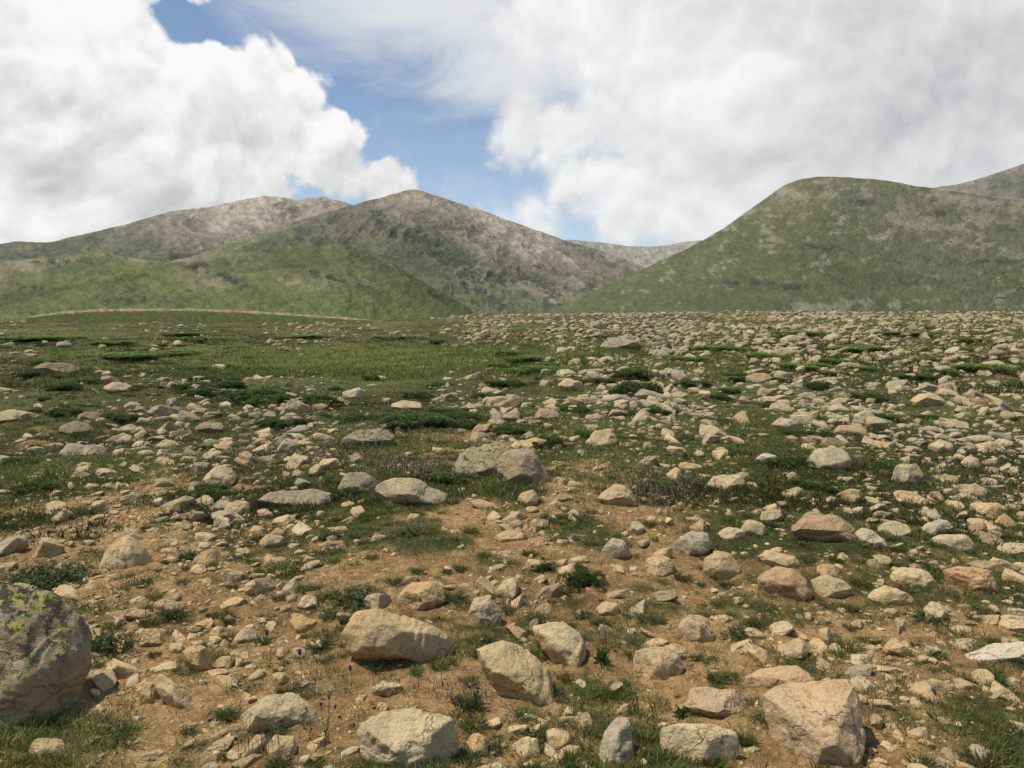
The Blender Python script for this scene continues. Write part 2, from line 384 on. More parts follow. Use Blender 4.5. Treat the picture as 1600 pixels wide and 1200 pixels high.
H = [
 ([(-70,925),(10,915),(58,917),(98,932),(120,965),(131,990),(126,1060),(98,1125),(50,1160),(0,1172),(-80,1172)], (.38,.29,.17), 1.0, 'huge boulder crusted with yellow and black lichen, cut by the left frame edge', 'the huge lichen boulder', 0),
 ([(42,1165),(60,1152),(100,1155),(112,1172),(100,1190),(55,1190)], TAN, .1, 'small rounded tan stone below the huge lichen boulder, in the bottom left corner', 'the bottom left corner stone', 1),
 ([(150,888),(165,855),(200,834),(232,862),(248,896),(200,896)], PALE, .45, 'pale pyramid shaped stone with grey lichen on bare soil left of centre', 'the pale pyramid stone', 0),
 ([(506,1003),(545,956),(585,947),(640,962),(700,992),(722,1008),(722,1050),(690,1066),(640,1052),(560,1030),(515,1022)], (.50,.38,.21), .12, 'large long tan boulder with a sloping flat top in the middle foreground', 'the large long tan boulder', 0),
 ([(747,1012),(770,1000),(810,1012),(850,1040),(876,1072),(868,1112),(815,1108),(775,1080)], (.50,.38,.21), .15, 'wedge shaped tan boulder leaning right, beside the large long tan boulder', 'the leaning wedge boulder', 0),
 ([(832,980),(880,971),(920,1000),(915,1040),(885,1052),(850,1025)], PALE, .2, 'pale blocky boulder just above right of the leaning wedge boulder', 'the pale blocky boulder', 0),
 ([(1187,1090),(1240,1070),(1325,1061),(1342,1090),(1354,1165),(1340,1195),(1290,1215),(1240,1190),(1200,1145)], PINK, .05, 'large pinkish tan square boulder at the bottom edge, right of centre', 'the large pinkish boulder', 0),
 ([(1028,1145),(1050,1126),(1100,1128),(1148,1142),(1156,1180),(1140,1202),(1060,1200),(1035,1175)], PALE, .15, 'pale rounded boulder left of the large pinkish boulder, at the bottom edge', 'the pale bottom boulder', 1),
 ([(930,1200),(945,1145),(970,1119),(987,1128),(993,1200)], GREY, .3, 'narrow upright grey stone standing at the bottom edge near the middle', 'the narrow upright stone', 0),
 ([(555,1135),(585,1112),(640,1107),(700,1118),(720,1150),(705,1195),(620,1215),(575,1185)], PALE, .1, 'big pale tan boulder cut by the bottom edge below the large long boulder', 'the big pale bottom boulder', 0),
 ([(374,1125),(405,1088),(455,1082),(492,1105),(498,1132),(470,1146),(400,1147)], PALE, .2, 'pale domed boulder with grey specks left of the big pale bottom boulder', 'the pale domed boulder', 0),
 ([(975,1025),(1000,1006),(1045,1012),(1075,1045),(1070,1066),(1000,1060)], PALE, .1, 'pale smooth boulder right of the pale blocky boulder', 'the pale smooth boulder', 1),
 ([(1058,1090),(1085,1072),(1150,1078),(1178,1098),(1150,1118),(1085,1122)], PINK, .05, 'low pinkish boulder between the pale bottom boulder and the large pinkish one', 'the low pinkish boulder', 0),
 ([(1158,1062),(1190,1045),(1245,1040),(1278,1062),(1250,1082),(1175,1086)], PINK, .05, 'flat pinkish slab half buried just behind the large pinkish boulder', 'the half buried pink slab', 0),
 ([(1488,1024),(1550,1005),(1640,998),(1680,1020),(1640,1046),(1540,1040)], (.52,.46,.34), .05, 'long white flat slab at the right frame edge', 'the long white slab', 0),
 ([(1186,905),(1212,883),(1250,890),(1268,920),(1262,945),(1200,945)], BRN, .15, 'brown angular block with flat front face in the right middle', 'the brown angular block', 0),
 ([(1093,880),(1120,859),(1150,866),(1158,890),(1145,912),(1110,908)], TAN, .2, 'tan egg shaped rock just left of the brown angular block', 'the tan egg shaped rock', 1),
 ([(1055,845),(1080,829),(1108,835),(1113,858),(1100,876),(1065,874)], GREY, .5, 'dark grey cube like rock left above the tan egg shaped rock', 'the dark grey cube rock', 0),
 ([(1231,822),(1265,802),(1320,808),(1342,838),(1325,857),(1260,850)], BRN, .35, 'wide brownish lichen spotted rock with an overhanging edge, right of centre', 'the overhanging brown rock', 0),
 ([(1386,900),(1410,886),(1445,890),(1468,912),(1455,930),(1405,928)], PALE, .2, 'pale ridged rock with a dark cleft, left of the orange brown slab', 'the pale ridged rock', 0),
 ([(1464,896),(1500,884),(1545,890),(1564,930),(1510,934)], (.46,.30,.16), .1, 'orange brown angular slab near the right edge', 'the orange brown slab', 0),
 ([(1453,842),(1480,832),(1520,838),(1528,856),(1510,866),(1462,862)], PALE, .25, 'pale rounded rock behind the orange brown slab', 'the pale rounded rock on the right', 1),
 ([(582,765),(592,748),(650,749),(706,776),(680,800),(610,797)], GREY, .45, 'flat topped grey slab in the centre, in front of the big lichen boulder', 'the flat topped grey slab', 0),
 ([(693,742),(708,718),(735,699),(775,692),(806,698),(812,742),(770,756),(715,752)], (.32,.265,.17), .9, 'big lichen covered boulder in the centre of the meadow', 'the big central lichen boulder', 0),
 ([(768,722),(792,702),(830,704),(850,724),(862,750),(848,768),(795,768),(772,752)], (.36,.29,.19), .75, 'brown broken block leaning on the right side of the big central lichen boulder', 'the brown broken block', 0),
 ([(528,688),(560,670),(610,672),(625,690),(600,706),(545,704)], DG, .9, 'dark boulder thick with lichen left behind the big central lichen boulder', 'the dark lichen boulder', 0),
 ([(315,752),(335,728),(365,730),(372,750),(355,766),(322,764)], PALE, .4, 'pale lumpy rock standing in grass at the left', 'the pale lumpy rock', 0),
 ([(390,785),(410,771),(490,766),(532,776),(520,796),(430,795)], (.36,.29,.19), .6, 'long low brown rock left of the flat topped grey slab', 'the long low brown rock', 0),
 ([(520,765),(545,736),(580,738),(596,755),(575,778),(535,780)], DG, .7, 'dark rounded rock touching the right end of the long low brown rock', 'the dark rounded rock', 1),
 ([(86,706),(110,693),(160,696),(176,708),(150,719),(92,718)], GREY, .5, 'low grey rock in grass near the left edge', 'the low grey rock on the left', 0),
 ([(-20,650),(15,640),(55,646),(72,656),(40,662),(-20,663)], PALE, .3, 'pale flat rock cut by the left edge in the far meadow', 'the pale left edge rock', 0),
 ([(1250,728),(1268,703),(1298,694),(1325,706),(1334,726),(1310,742),(1265,742)], GREY, .45, 'smooth grey dome shaped rock in the right meadow', 'the grey dome rock', 1),
 ([(1097,762),(1115,744),(1160,742),(1168,756),(1150,771),(1105,772)], PALE, .45, 'pale flat topped rock left below the grey dome rock', 'the pale flat topped rock', 0),
 ([(933,778),(958,757),(985,765),(998,788),(960,794)], PINK, .25, 'small wedge shaped pinkish rock right of the big central lichen boulder', 'the pinkish wedge rock', 0),
 ([(1416,628),(1438,614),(1468,618),(1478,632),(1440,638)], PALE, .3, 'pale blocky rock alone in the far right meadow', 'the far pale blocky rock', 0),
 ([(1201,664),(1220,652),(1245,656),(1250,670),(1225,677)], GREY, .6, 'lichen spotted rock in the middle of the right stone field', 'the speckled midfield rock', 1),
 ([(914,692),(930,674),(955,671),(966,688),(955,702),(920,702)], PALE, .3, 'pale humped rock at the left side of the dense stone field', 'the pale humped rock', 0),
 ([(728,965),(742,936),(765,932),(786,955),(780,982),(740,985)], GREY, .5, 'upright grey stone with lichen above the leaning wedge boulder', 'the upright grey stone', 0),
 ([(620,935),(640,912),(688,908),(696,940),(665,958),(628,955)], TAN, .1, 'tan slab with a steep flat face behind the large long tan boulder', 'the steep tan slab', 0),
 ([(1002,882),(1018,866),(1045,870),(1056,890),(1035,903),(1010,900)], TAN, .1, 'tan rounded rock left of the tan egg shaped rock', 'the tan rounded rock', 1),
 ([(937,862),(955,841),(980,846),(988,868),(965,878),(942,874)], GREY, .3, 'grey pointed rock left of the tan rounded rock', 'the grey pointed rock', 0),
 ([(1058,980),(1075,957),(1105,968),(1122,1000),(1105,1013),(1070,1002)], PINK, .1, 'leaning tan plate above right of the pale smooth boulder', 'the leaning tan plate', 0),
 ([(1260,910),(1290,897),(1325,908),(1338,926),(1310,937),(1270,930)], PALE, .1, 'pale smooth rock right of the brown angular block', 'the pale smooth rock', 1),
 ([(1354,930),(1385,915),(1425,928),(1432,943),(1390,950),(1360,945)], TAN, .1, 'flat tan rock just below the pale ridged rock', 'the flat tan rock', 0),
 ([(207,995),(225,980),(250,985),(259,1002),(240,1016),(210,1014)], TAN, .1, 'tan angular stone right above the leafy cushion at the left', 'the tan angular stone', 0),
 ([(280,1022),(300,1010),(326,1012),(332,1040),(312,1058),(290,1042)], YEL, .1, 'yellowish upright stone on bare soil at lower left', 'the yellowish upright stone', 0),
 ([(205,1072),(225,1062),(250,1068),(256,1090),(238,1106),(212,1102)], YEL, .05, 'orange yellow block right of the huge lichen boulder', 'the orange yellow block', 0),
 ([(236,1062),(258,1053),(290,1078),(312,1098),(300,1117),(275,1112)], TAN, .05, 'long tan shard lying diagonally beside the orange yellow block', 'the diagonal tan shard', 0),
 ([(424,1055),(436,1047),(452,1052),(454,1070),(430,1074)], YEL, .05, 'small cube shaped cream stone above the pale domed boulder', 'the cream cube stone', 0),
 ([(574,1080),(598,1063),(630,1070),(632,1084),(605,1092)], PALE, .1, 'small pale flat stone just below the large long tan boulder', 'the small pale flat stone', 0),
 ([(450,970),(470,962),(498,970),(496,986),(460,990)], YEL, .1, 'small yellowish stone left of the large long tan boulder', 'the small yellowish stone', 0),
 ([(-15,860),(10,840),(38,836),(48,852),(25,872),(-15,874)], GREY, .3, 'grey stone at the left edge beside the pale pyramid stone', 'the grey left edge stone', 0),
 ([(1366,825),(1390,812),(1418,820),(1428,834),(1400,845),(1372,840)], PALE, .2, 'pale oval rock between the overhanging brown rock and right edge', 'the pale oval rock', 1),
 ([(1330,838),(1350,824),(1380,842),(1392,854),(1360,860),(1335,856)], (.47,.4,.27), .1, 'cream sloping rock touching the right side of the overhanging brown rock', 'the cream sloping rock', 0),
 ([(1388,750),(1402,726),(1430,722),(1448,742),(1430,758),(1395,760)], GREY, .5, 'grey brown upright rock right of the grey dome rock', 'the grey brown upright rock', 0),
 ([(1425,838),(1448,815),(1480,812),(1490,826),(1460,842)], (.47,.4,.28), .15, 'pale slanting rock left above the pale rounded rock on the right', 'the pale slanting rock', 0),
 ([(1114,838),(1135,822),(1162,828),(1168,842),(1140,850)], PALE, .2, 'pale flat stone above the tan egg shaped rock', 'the pale flat stone', 0),
 ([(1150,832),(1168,810),(1195,818),(1198,836),(1175,843)], PALE, .3, 'pale rounded stone left of the overhanging brown rock', 'the pale stone by the overhang', 1),
 ([(402,848),(418,834),(442,838),(448,856),(420,862)], TAN, .3, 'small tan block in the middle of the bare soil on the left', 'the small tan block', 0),
 ([(88,672),(112,657),(140,660),(155,676),(120,683)], (.34,.28,.17), .5, 'brownish humped rock behind the low grey rock on the left', 'the brownish humped rock', 0),
 ([(1178,872),(1200,860),(1240,870),(1258,888),(1225,892)], PALE, .1, 'pale sloping slab directly above the brown angular block', 'the pale sloping slab', 0),
 ([(606,634),(630,625),(658,630),(664,640),(630,643)], PALE, .2, 'flat pale rock beside the dark shrubs left of centre', 'the flat pale shrub rock', 0),
 ([(413,1165),(430,1148),(458,1150),(464,1178),(440,1192),(418,1185)], TAN, .1, 'tan stone directly below the pale domed boulder', 'the tan stone below the dome', 0),
 ([(728,1160),(742,1143),(762,1152),(764,1180),(738,1186)], TAN, .1, 'tan pointed stone right of the big pale bottom boulder', 'the tan pointed stone', 0),
 ([(798,1165),(812,1150),(840,1155),(846,1178),(820,1188)], PALE, .1, 'small pale stone below the leaning wedge boulder', 'the small pale bottom stone', 0),
 ([(235,945),(255,935),(285,945),(280,965),(250,968)], TAN, .2, 'low tan stone behind the tan angular stone', 'the low tan stone', 0),
 ([(1543,858),(1570,848),(1620,850),(1640,866),(1580,872)], PALE, .15, 'flat pale rock cut by the right edge above the orange brown slab', 'the flat right edge rock', 1),
 ([(1540,978),(1560,966),(1605,970),(1625,985),(1570,992)], PALE, .1, 'cream rounded rock just above the long white slab', 'the cream rounded rock', 1),
 ([(1498,725),(1512,712),(1530,716),(1534,732),(1510,738)], PALE, .3, 'round pale stone right of the grey brown upright rock', 'the round pale stone', 1),
 ([(1448,696),(1470,686),(1490,694),(1488,708),(1458,710)], PALE, .2, 'pale block shaped stone above the grey brown upright rock', 'the pale block stone', 0),
 ([(1178,720),(1192,708),(1214,712),(1217,726),(1192,730)], (.50,.44,.33), .1, 'white stone left of the grey dome rock', 'the white stone', 0),
 ([(50,575),(75,566),(120,570),(126,582),(80,588)], (.32,.25,.16), .5, 'brown rock in the far meadow near the left edge', 'the far brown rock', 0),
 ([(160,605),(180,596),(205,602),(206,614),(175,617)], PALE, .3, 'pale stone in the far left meadow beside the brown rock', 'the far left pale stone', 0),
 ([(300,672),(320,658),(350,662),(356,676),(325,681)], (.34,.28,.19), .6, 'lichen spotted rock amid pink flowers on the left', 'the rock amid pink flowers', 0),
 ([(868,600),(885,592),(910,597),(912,610),(885,614)], PALE, .4, 'pale rock among dark shrubs in the far centre', 'the pale rock among shrubs', 0),
 ([(930,540),(960,528),(995,532),(1005,545),(960,550)], (.34,.28,.2), .4, 'wide brownish rock near the crest above the stone field', 'the brownish crest rock', 0),
 ([(1035,1015),(1050,1005),(1075,1012),(1085,1030),(1055,1035)], TAN, .1, 'small tan stone right of the pale smooth boulder', 'the small tan stone', 0),
 ([(770,838),(795,828),(822,834),(818,848),(785,850)], TAN, .2, 'small flat tan stone in the centre below the big central lichen boulder', 'the small flat tan stone', 0),
 ([(930,950),(945,938),(968,945),(965,962),(940,966)], TAN, .1, 'small tan angular stone right of the upright grey stone', 'the small tan angular stone', 0),
]
for i, (pts, pal, li, lab, sh, rd) in enumerate(H): build_hero(pts, pal, li, lab, sh, rd, 100+i)

# ---- scattered stones
NB_ = 20
BASES = {lv: [generic_rock(lv, 900+s, s >= 6) for s in range(NB_)] for lv in (2, 3, 4, 5, 6)}
def candidates(n, r0, r1, smed, sig, smin, smax, seed, flat=0.):
    r = np.random.default_rng(seed)
    rad = np.exp(r.uniform(math.log(r0), math.log(r1), n)); az = np.radians(r.uniform(-42, 42, n))
    x = rad*np.sin(az); y = rad*np.cos(az)
    d = table(ROCKT, x, y); d = d*(1-flat)+flat*.75; d = d*(1-.7*lushf(x, y))
    cl = fbm2(x/(.12*rad+.3), y/(.25*rad+.4), 4, 301); cl = np.clip((cl-.5)*3.8+.5, 0, 1)
    keep = r.random(n) < np.clip(d*(.22+1.6*cl), 0, 1)*d**.6
    x, y, rad = x[keep], y[keep], rad[keep]
    s = np.clip(smed(rad)*np.exp(r.normal(0, sig, len(x)))*np.where(d[keep] < .45, .85, 1.), smin, np.minimum(smax, .02+.034*rad))
    return x, y, s
c1 = candidates(38000, 2.3, 100, lambda r: .036+.0076*r**.95, .64, .02, .62, 1)
c2 = candidates(44000, 1.9, 13, lambda r: .007+.0024*r, .6, .004, .09, 2, .6)
c3 = candidates(30000, 5, 80, lambda r: .025+.0038*r, .4, .02, .25, 3)
X = np.concatenate([c1[0], c2[0], c3[0]]); Y = np.concatenate([c1[1], c2[1], c3[1]]); S = np.concatenate([c1[2], c2[2], c3[2]])
Z = ground(X, Y)
ppx, ppy, pd = proj(np.stack([X, Y, Z], 1))
SP = S*F/pd
ok = np.ones(len(X), bool)
for hh in HERO:
    x0, y0, x1, y1 = hh['bb']
    m_ = .3*SP
    ok &= ~((ppx > x0-m_) & (ppx < x1+m_) & (ppy > y0+.25*(y1-y0)) & (ppy < y1+.25*SP+3))
ok &= SP > 2.2
X, Y, Z, S, SP, ppx, ppy, pd = [a[ok] for a in (X, Y, Z, S, SP, ppx, ppy, pd)]
order = np.argsort(-SP); cell = {}
keep = np.zeros(len(X), bool)
for i in order:
    k = (int(ppx[i]//60), int(ppy[i]//30)); good = True
    for dx in (-1, 0, 1):
        for dy in (-1, 0, 1):
            for j in cell.get((k[0]+dx, k[1]+dy), ()):
                if math.hypot(X[i]-X[j], Y[i]-Y[j]) < .36*(S[i]+S[j]): good = False; break
            if not good: break
        if not good: break
    if good: keep[i] = True; cell.setdefault(k, []).append(i)
X, Y, Z, S, SP, ppx, ppy, pd = [a[keep] for a in (X, Y, Z, S, SP, ppx, ppy, pd)]
n = len(X)
order = np.argsort(-SP)
inside = (ppx > 5) & (ppx < 1595) & (ppy < 1195)
ind = [i for i in order if inside[i]][:300-len(H)]
indset = set(ind)
rad_ = np.hypot(X, Y); near = 1-sstep(5, 14, rad_)
bt = rng.random((n, 1)); nn_ = near[:, None]
warm = np.array([.50, .375, .205]); palec = np.array([.46, .38, .24]); greyc = np.array([.38, .335, .235]); brn = np.array([.38, .28, .165])
pale_n = palec*(1-nn_)+np.array([.50, .40, .24])*nn_; grey_n = greyc*(1-nn_)+np.array([.42, .345, .22])*nn_
TINT = np.where(bt < .5, warm*nn_+palec*(1-nn_), np.where(bt < .78, pale_n, np.where(bt < .91, grey_n, brn)))
CW = np.where(bt[:, 0] < .5, np.where(near > .5, 0, 1), np.where(bt[:, 0] < .78, 1, np.where(bt[:, 0] < .91, 2, 3)))
TINT = TINT*rng.uniform(.78, 1.1, (n, 1))*(1-.10*sstep(10, 50, rad_))[:, None]
LICH = np.clip((1-near)*rng.uniform(.35, 1., n)+near*rng.uniform(0, .35, n), 0, 1)
fl = rng.uniform(0, 1, n)
sc = np.stack([S*.5*rng.uniform(.85, 1.38, n), S*.5*rng.uniform(.6, 1.0, n), S*.5*(.76-.44*fl)], 1)
rz = rng.uniform(0, 6.283, n); rx = rng.normal(0, .28, n); ry = rng.normal(0, .28, n)
sink = sc[:, 2]*rng.uniform(.5, 1.15, n)
BI = np.where(rng.random(n) < .12+.25*(1-near), rng.integers(0, 6, n), rng.integers(6, NB_, n))
def rotm(i):
    return np.array(Matrix.Rotation(rz[i], 3, 'Z')@Matrix.Rotation(ry[i], 3, 'Y')@Matrix.Rotation(rx[i], 3, 'X'))
MB = [mk('stone', b[0], b[1], M_ROCK, link=False) for b in BASES[6]]
COLW = ['tan', 'pale', 'grey', 'brown']
ORD = ['nearest', 'second nearest', 'third nearest', 'fourth nearest', 'fifth nearest', 'sixth nearest', 'seventh nearest', 'eighth nearest', 'ninth nearest', 'tenth nearest', 'eleventh nearest', 'twelfth nearest']+['farther']*50
def landmark(x, y):
    best = min(HERO, key=lambda h: math.hypot(h['c'][0]-x, (h['c'][1]-y)*1.6))
    dx = x-best['c'][0]; dy = (y-best['c'][1])*1.6
    side = ('right of' if dx > 0 else 'left of') if abs(dx) > abs(dy) else ('in front of' if dy > 0 else 'behind')
    return side, best['short'], math.hypot(dx, dy)
def autolabel(recs, noun, cat, group):
    gp = defaultdict(list)
    for o, adj, x, y in recs:
        s, sh_, d = landmark(x, y); gp[(adj, s, sh_)].append((d, o))
    for k, L in gp.items():
        L.sort(key=lambda q: q[0])
        for j, (d, o) in enumerate(L):
            lab = f'{k[0]} {noun} {k[1]} {k[2]}' if len(L) == 1 else f'{ORD[j]} {k[0]} {noun} {k[1]} {k[2]}'
            tag(o, lab, cat, group)
recs = []
for i in ind:
    b = int(BI[i])
    o = bpy.data.objects.new('stone', MB[b]); COL.objects.link(o)
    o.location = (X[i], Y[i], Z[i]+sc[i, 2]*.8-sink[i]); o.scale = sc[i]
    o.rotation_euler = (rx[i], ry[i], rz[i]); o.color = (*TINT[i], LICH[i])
    shp = 'flat' if sc[i, 2] < .5*sc[i, 0] else 'chunky'
    recs.append((o, COLW[CW[i]]+' '+shp, ppx[i], ppy[i]))
autolabel(recs, 'stone', 'rock', 'rocks lying on the stony slope')
VV, TT, CC, SM = [], [], [], []; off = 0
for i in range(n):
    if i in indset: continue
    lv = 5 if SP[i] > 34 else 4 if SP[i] > 14 else 3 if SP[i] > 5.5 else 2
    b = BASES[lv][int(BI[i])]
    v = (b[0]*sc[i])@rotm(i).T+np.array([X[i], Y[i], Z[i]+sc[i, 2]*.8-sink[i]])
    VV.append(v); TT.append(b[1]+off); off += len(v); SM.append(np.full(len(b[1]), lv == 5 or (BI[i] < 6 and lv == 4)))
    CC.append(np.tile(np.append(TINT[i], LICH[i]), (len(v), 1)))
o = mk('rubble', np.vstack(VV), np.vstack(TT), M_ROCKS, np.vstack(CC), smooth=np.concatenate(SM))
tag(o, 'small stones and rubble scattered over the whole slope', 'rubble', kind='stuff')
print('stones', n, 'rubble verts', off)

# ------------------------------------------------------------------ leaves
def kites(B, Dv, L, W, col, bend=.25, seed=0):
    r = np.random.default_rng(seed); n = len(B)
    R = r.normal(size=(n, 3)); Wv = np.cross(Dv, R); Wv /= np.linalg.norm(Wv, axis=1)[:, None]+1e-9
    L = np.broadcast_to(L, (n,))[:, None]; W = np.broadcast_to(W, (n,))[:, None]
    mid = B+Dv*L*.45; dr = Dv.copy(); dr[:, 2] -= bend; tip = B+Dv*L*.45+dr*L*.55
    V = np.stack([B, mid-Wv*W*.5, tip, mid+Wv*W*.5], 1).reshape(-1, 3)
    Fq = np.arange(n*4).reshape(n, 4)
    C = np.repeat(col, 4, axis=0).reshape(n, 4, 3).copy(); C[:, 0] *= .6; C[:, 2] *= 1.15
    return V, Fq, C.reshape(-1, 3)
def joinp(parts):
    V = []; Fq = []; C = []; o = 0
    for v, f, c in parts: V.append(v); Fq.append(f+o); C.append(c); o += len(v)
    return np.vstack(V), np.vstack(Fq), np.vstack(C)

def grass():
    r = np.random.default_rng(77); parts = []
    for (nt, r0, r1, nb, hl, sp, wd) in ((16000, 1.9, 8, 16, (.016, .054), .035, .0032), (26000, 6, 24, 12, (.03, .085), .08, .007), (23000, 20, 100, 8, (.06, .17), .28, .026)):
        rad = np.exp(r.uniform(math.log(r0), math.log(r1), nt*3)); az = np.radians(r.uniform(-44, 44, nt*3))
        x = rad*np.sin(az); y = rad*np.cos(az); g = green(x, y)
        k = r.random(len(x)) < g*.95+.05; x = x[k][:nt]; y = y[k][:nt]; n = len(x)
        hs = r.uniform(.6, 1.5, n)*(.6+.8*fbm2(x/1.5, y/1.5, 2, 5))
        base = r.random((n, 1)); dk = fbm2(x/2.6, y/2.6, 4, 55)[:, None]; dk = np.clip((dk-.5)*2.6+.5, 0, 1)
        tc = np.where(base < .5, [.130, .158, .042], np.where(base < .8, [.09, .122, .036], [.24, .205, .09]))*(.42+1.1*dk)
        lush = lushf(x, y)[:, None]; tc = tc*(1-lush)+np.array([.21, .245, .065])*lush*r.uniform(.8, 1.2, (n, 1))
        sp_ = sp*r.uniform(.5, 1.5, (n, 1)) 
        a = r.uniform(0, 6.283, (n, nb)); q = np.sqrt(r.random((n, nb)))*sp_
        bx = x[:, None]+q*np.cos(a); by = y[:, None]+q*np.sin(a)
        B = np.stack([bx.ravel(), by.ravel()], 1); zz = ground(B[:, 0], B[:, 1])-.004
        B = np.column_stack([B, zz])
        lean = r.uniform(.15, .95, (n, nb)); dv = np.stack([np.cos(a)*lean, np.sin(a)*lean, np.ones((n, nb))], -1).reshape(-1, 3)
        dv += r.normal(0, .2, dv.shape); dv /= np.linalg.norm(dv, axis=1)[:, None]
        L = (r.uniform(hl[0], hl[1], (n, nb))*hs[:, None]).ravel()
        C = np.repeat(tc, nb, 0)*r.uniform(.7, 1.3, (n*nb, 1))
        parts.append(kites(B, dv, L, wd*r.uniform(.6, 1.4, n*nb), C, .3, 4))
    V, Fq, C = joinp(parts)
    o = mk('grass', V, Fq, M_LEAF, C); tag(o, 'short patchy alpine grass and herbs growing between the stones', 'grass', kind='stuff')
    print('grass verts', len(V))
grass()

def flowers(name, spots, count, col, hgt, rad, label, jitter=.15, spike=True):
    r = np.random.default_rng(len(label)); parts = []
    for (px, py, sx, sy, wt) in spots:
        m = int(count*wt)
        C0, t0 = at(px, py)
        ex, _ = at(px+sx, py); ey, _ = at(px, max(py-sy, 505)); wx = np.linalg.norm(ex-C0); wy = np.linalg.norm(ey-C0)
        x = C0[0]+r.normal(0, wx, m); y = C0[1]+r.normal(0, wy, m)
        kk = np.hypot(x, y) > 1.8; x = x[kk]; y = y[kk]; m = len(x); z = ground(x, y)
        d = np.hypot(x, y); hh = hgt*r.uniform(.6, 1.2, m)
        B = np.column_stack([x, y, z]); upv = np.tile([0, 0, 1.], (m, 1))+r.normal(0, .15, (m, 3)); upv /= np.linalg.norm(upv, axis=1)[:, None]
        parts.append(kites(B, upv, hh, .003+.0004*d, np.tile([.09, .10, .04], (m, 1)), 0, 1))
        top = B+upv*hh[:, None]*(.55 if spike else .95)
        for k in range(5):
            dv = rand_unit(m, r); dv[:, 2] = np.abs(dv[:, 2])*.7+.2; dv /= np.linalg.norm(dv, axis=1)[:, None]
            b2 = top+upv*(hh*(.45*k/5 if spike else 0))[:, None]
            cc = np.array(col)*r.uniform(1-jitter*2, 1+jitter, (m, 1))
            parts.append(kites(b2, dv, rad*(1+.02*d), rad*.7*(1+.02*d), cc, .1, k))
    V, Fq, C = joinp(parts); o = mk(name, V, Fq, M_FLOWER, C); tag(o, label, 'flowers', kind='stuff')
flowers('pink_flowers', [(640, 738, 44, 9, .9), (480, 702, 62, 14, 1.0), (230, 645, 80, 9, .9), (560, 715, 60, 12, .5), (1020, 775, 45, 14, .6), (340, 640, 70, 9, .6), (1535, 790, 50, 14, .35), (980, 745, 50, 12, .2), (420, 730, 70, 14, .3)], 270, (.58, .38, .33), .10, .011, 'dusty pink flower spikes growing in drifts across the meadow', .22)
flowers('purple_flowers', [(1310, 686, 10, 3, .6), (1540, 720, 30, 8, .1), (705, 1095, 20, 18, .14), (745, 1100, 14, 10, .1)], 160, (.32, .17, .52), .06, .008, 'tiny purple flowers in small clusters', spike=False)
flowers('white_flowers', [(640, 640, 260, 30, 2), (300, 700, 200, 40, 1), (1150, 640, 250, 40, 1.5), (560, 570, 150, 12, 1.6)], 420, (.6, .57, .44), .08, .0068, 'tiny cream white flowers dotted through the grass', spike=False)
flowers('yellow_flowers', [(120, 690, 110, 30, 1), (330, 740, 120, 30, .8), (90, 760, 80, 20, .5), (460, 900, 50, 12, .25), (1200, 800, 200, 50, .6), (700, 830, 150, 30, .4), (430, 905, 15, 6, .1)], 160, (.70, .50, .03), .06, .008, 'tiny yellow flowers dotted over the lower slope', spike=False)

# ---- low dark shrubs
def shrub_base(seed, N=9000, br_=1.):
    r = np.random.default_rng(seed)
    nbk = 34; ang = r.uniform(0, 6.28, nbk); rr = np.sqrt(r.uniform(0, 1, nbk))*(.6+.4*np.sin(ang*3+seed))
    blobs_ = np.column_stack([rr*np.cos(ang), rr*np.sin(ang), r.uniform(0, .35, nbk)]); br = r.uniform(.07, .30, nbk)
    k = r.integers(0, nbk, N); d = rand_unit(N, r); d[:, 2] = np.abs(d[:, 2])
    P = blobs_[k]+d*(br[k]*r.uniform(.6, 1.05, N))[:, None]
    P[:, 2] = np.maximum(P[:, 2]*1.5, 0)
    dv = d+np.array([0, 0, .6])+r.normal(0, .35, (N, 3)); dv /= np.linalg.norm(dv, axis=1)[:, None]
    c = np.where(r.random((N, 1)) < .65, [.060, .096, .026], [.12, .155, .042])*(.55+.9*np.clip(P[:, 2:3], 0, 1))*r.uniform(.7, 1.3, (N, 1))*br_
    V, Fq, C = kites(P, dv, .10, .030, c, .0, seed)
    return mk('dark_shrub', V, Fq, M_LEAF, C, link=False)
SB = [shrub_base(s, br_=1.15) for s in (1, 2, 3, 4, 5)]; SBF = [shrub_base(s, br_=2.2) for s in (1, 2, 3, 4, 5)]  # far set has leaf colour brightened to offset its self-shadowing
def put_shrub(px, py, w, hp, label, name='dark_shrub', cat='shrub', lst=None, group='low dark green shrubs spreading between the rocks', dep=None):
    G, t = at(px, py+hp*.25); D = (G-CAM)@FWD
    base = lst or (SBF if py < 585 else SB)
    dep = dep or (1.6 if py < 585 else 1.2)
    me = base[int(rng.integers(len(base)))]
    o = bpy.data.objects.new(name, me); COL.objects.link(o)
    wm = w*D/F; hm = hp*D/F
    o.location = G-np.array([0, 0, .01]); o.scale = (wm*.5, wm*.5*dep, max(hm*(.8 if lst else .95), .03)); o.rotation_euler = (0, 0, rng.uniform(-.4, .4))
    tag(o, label, cat, group)
    return o
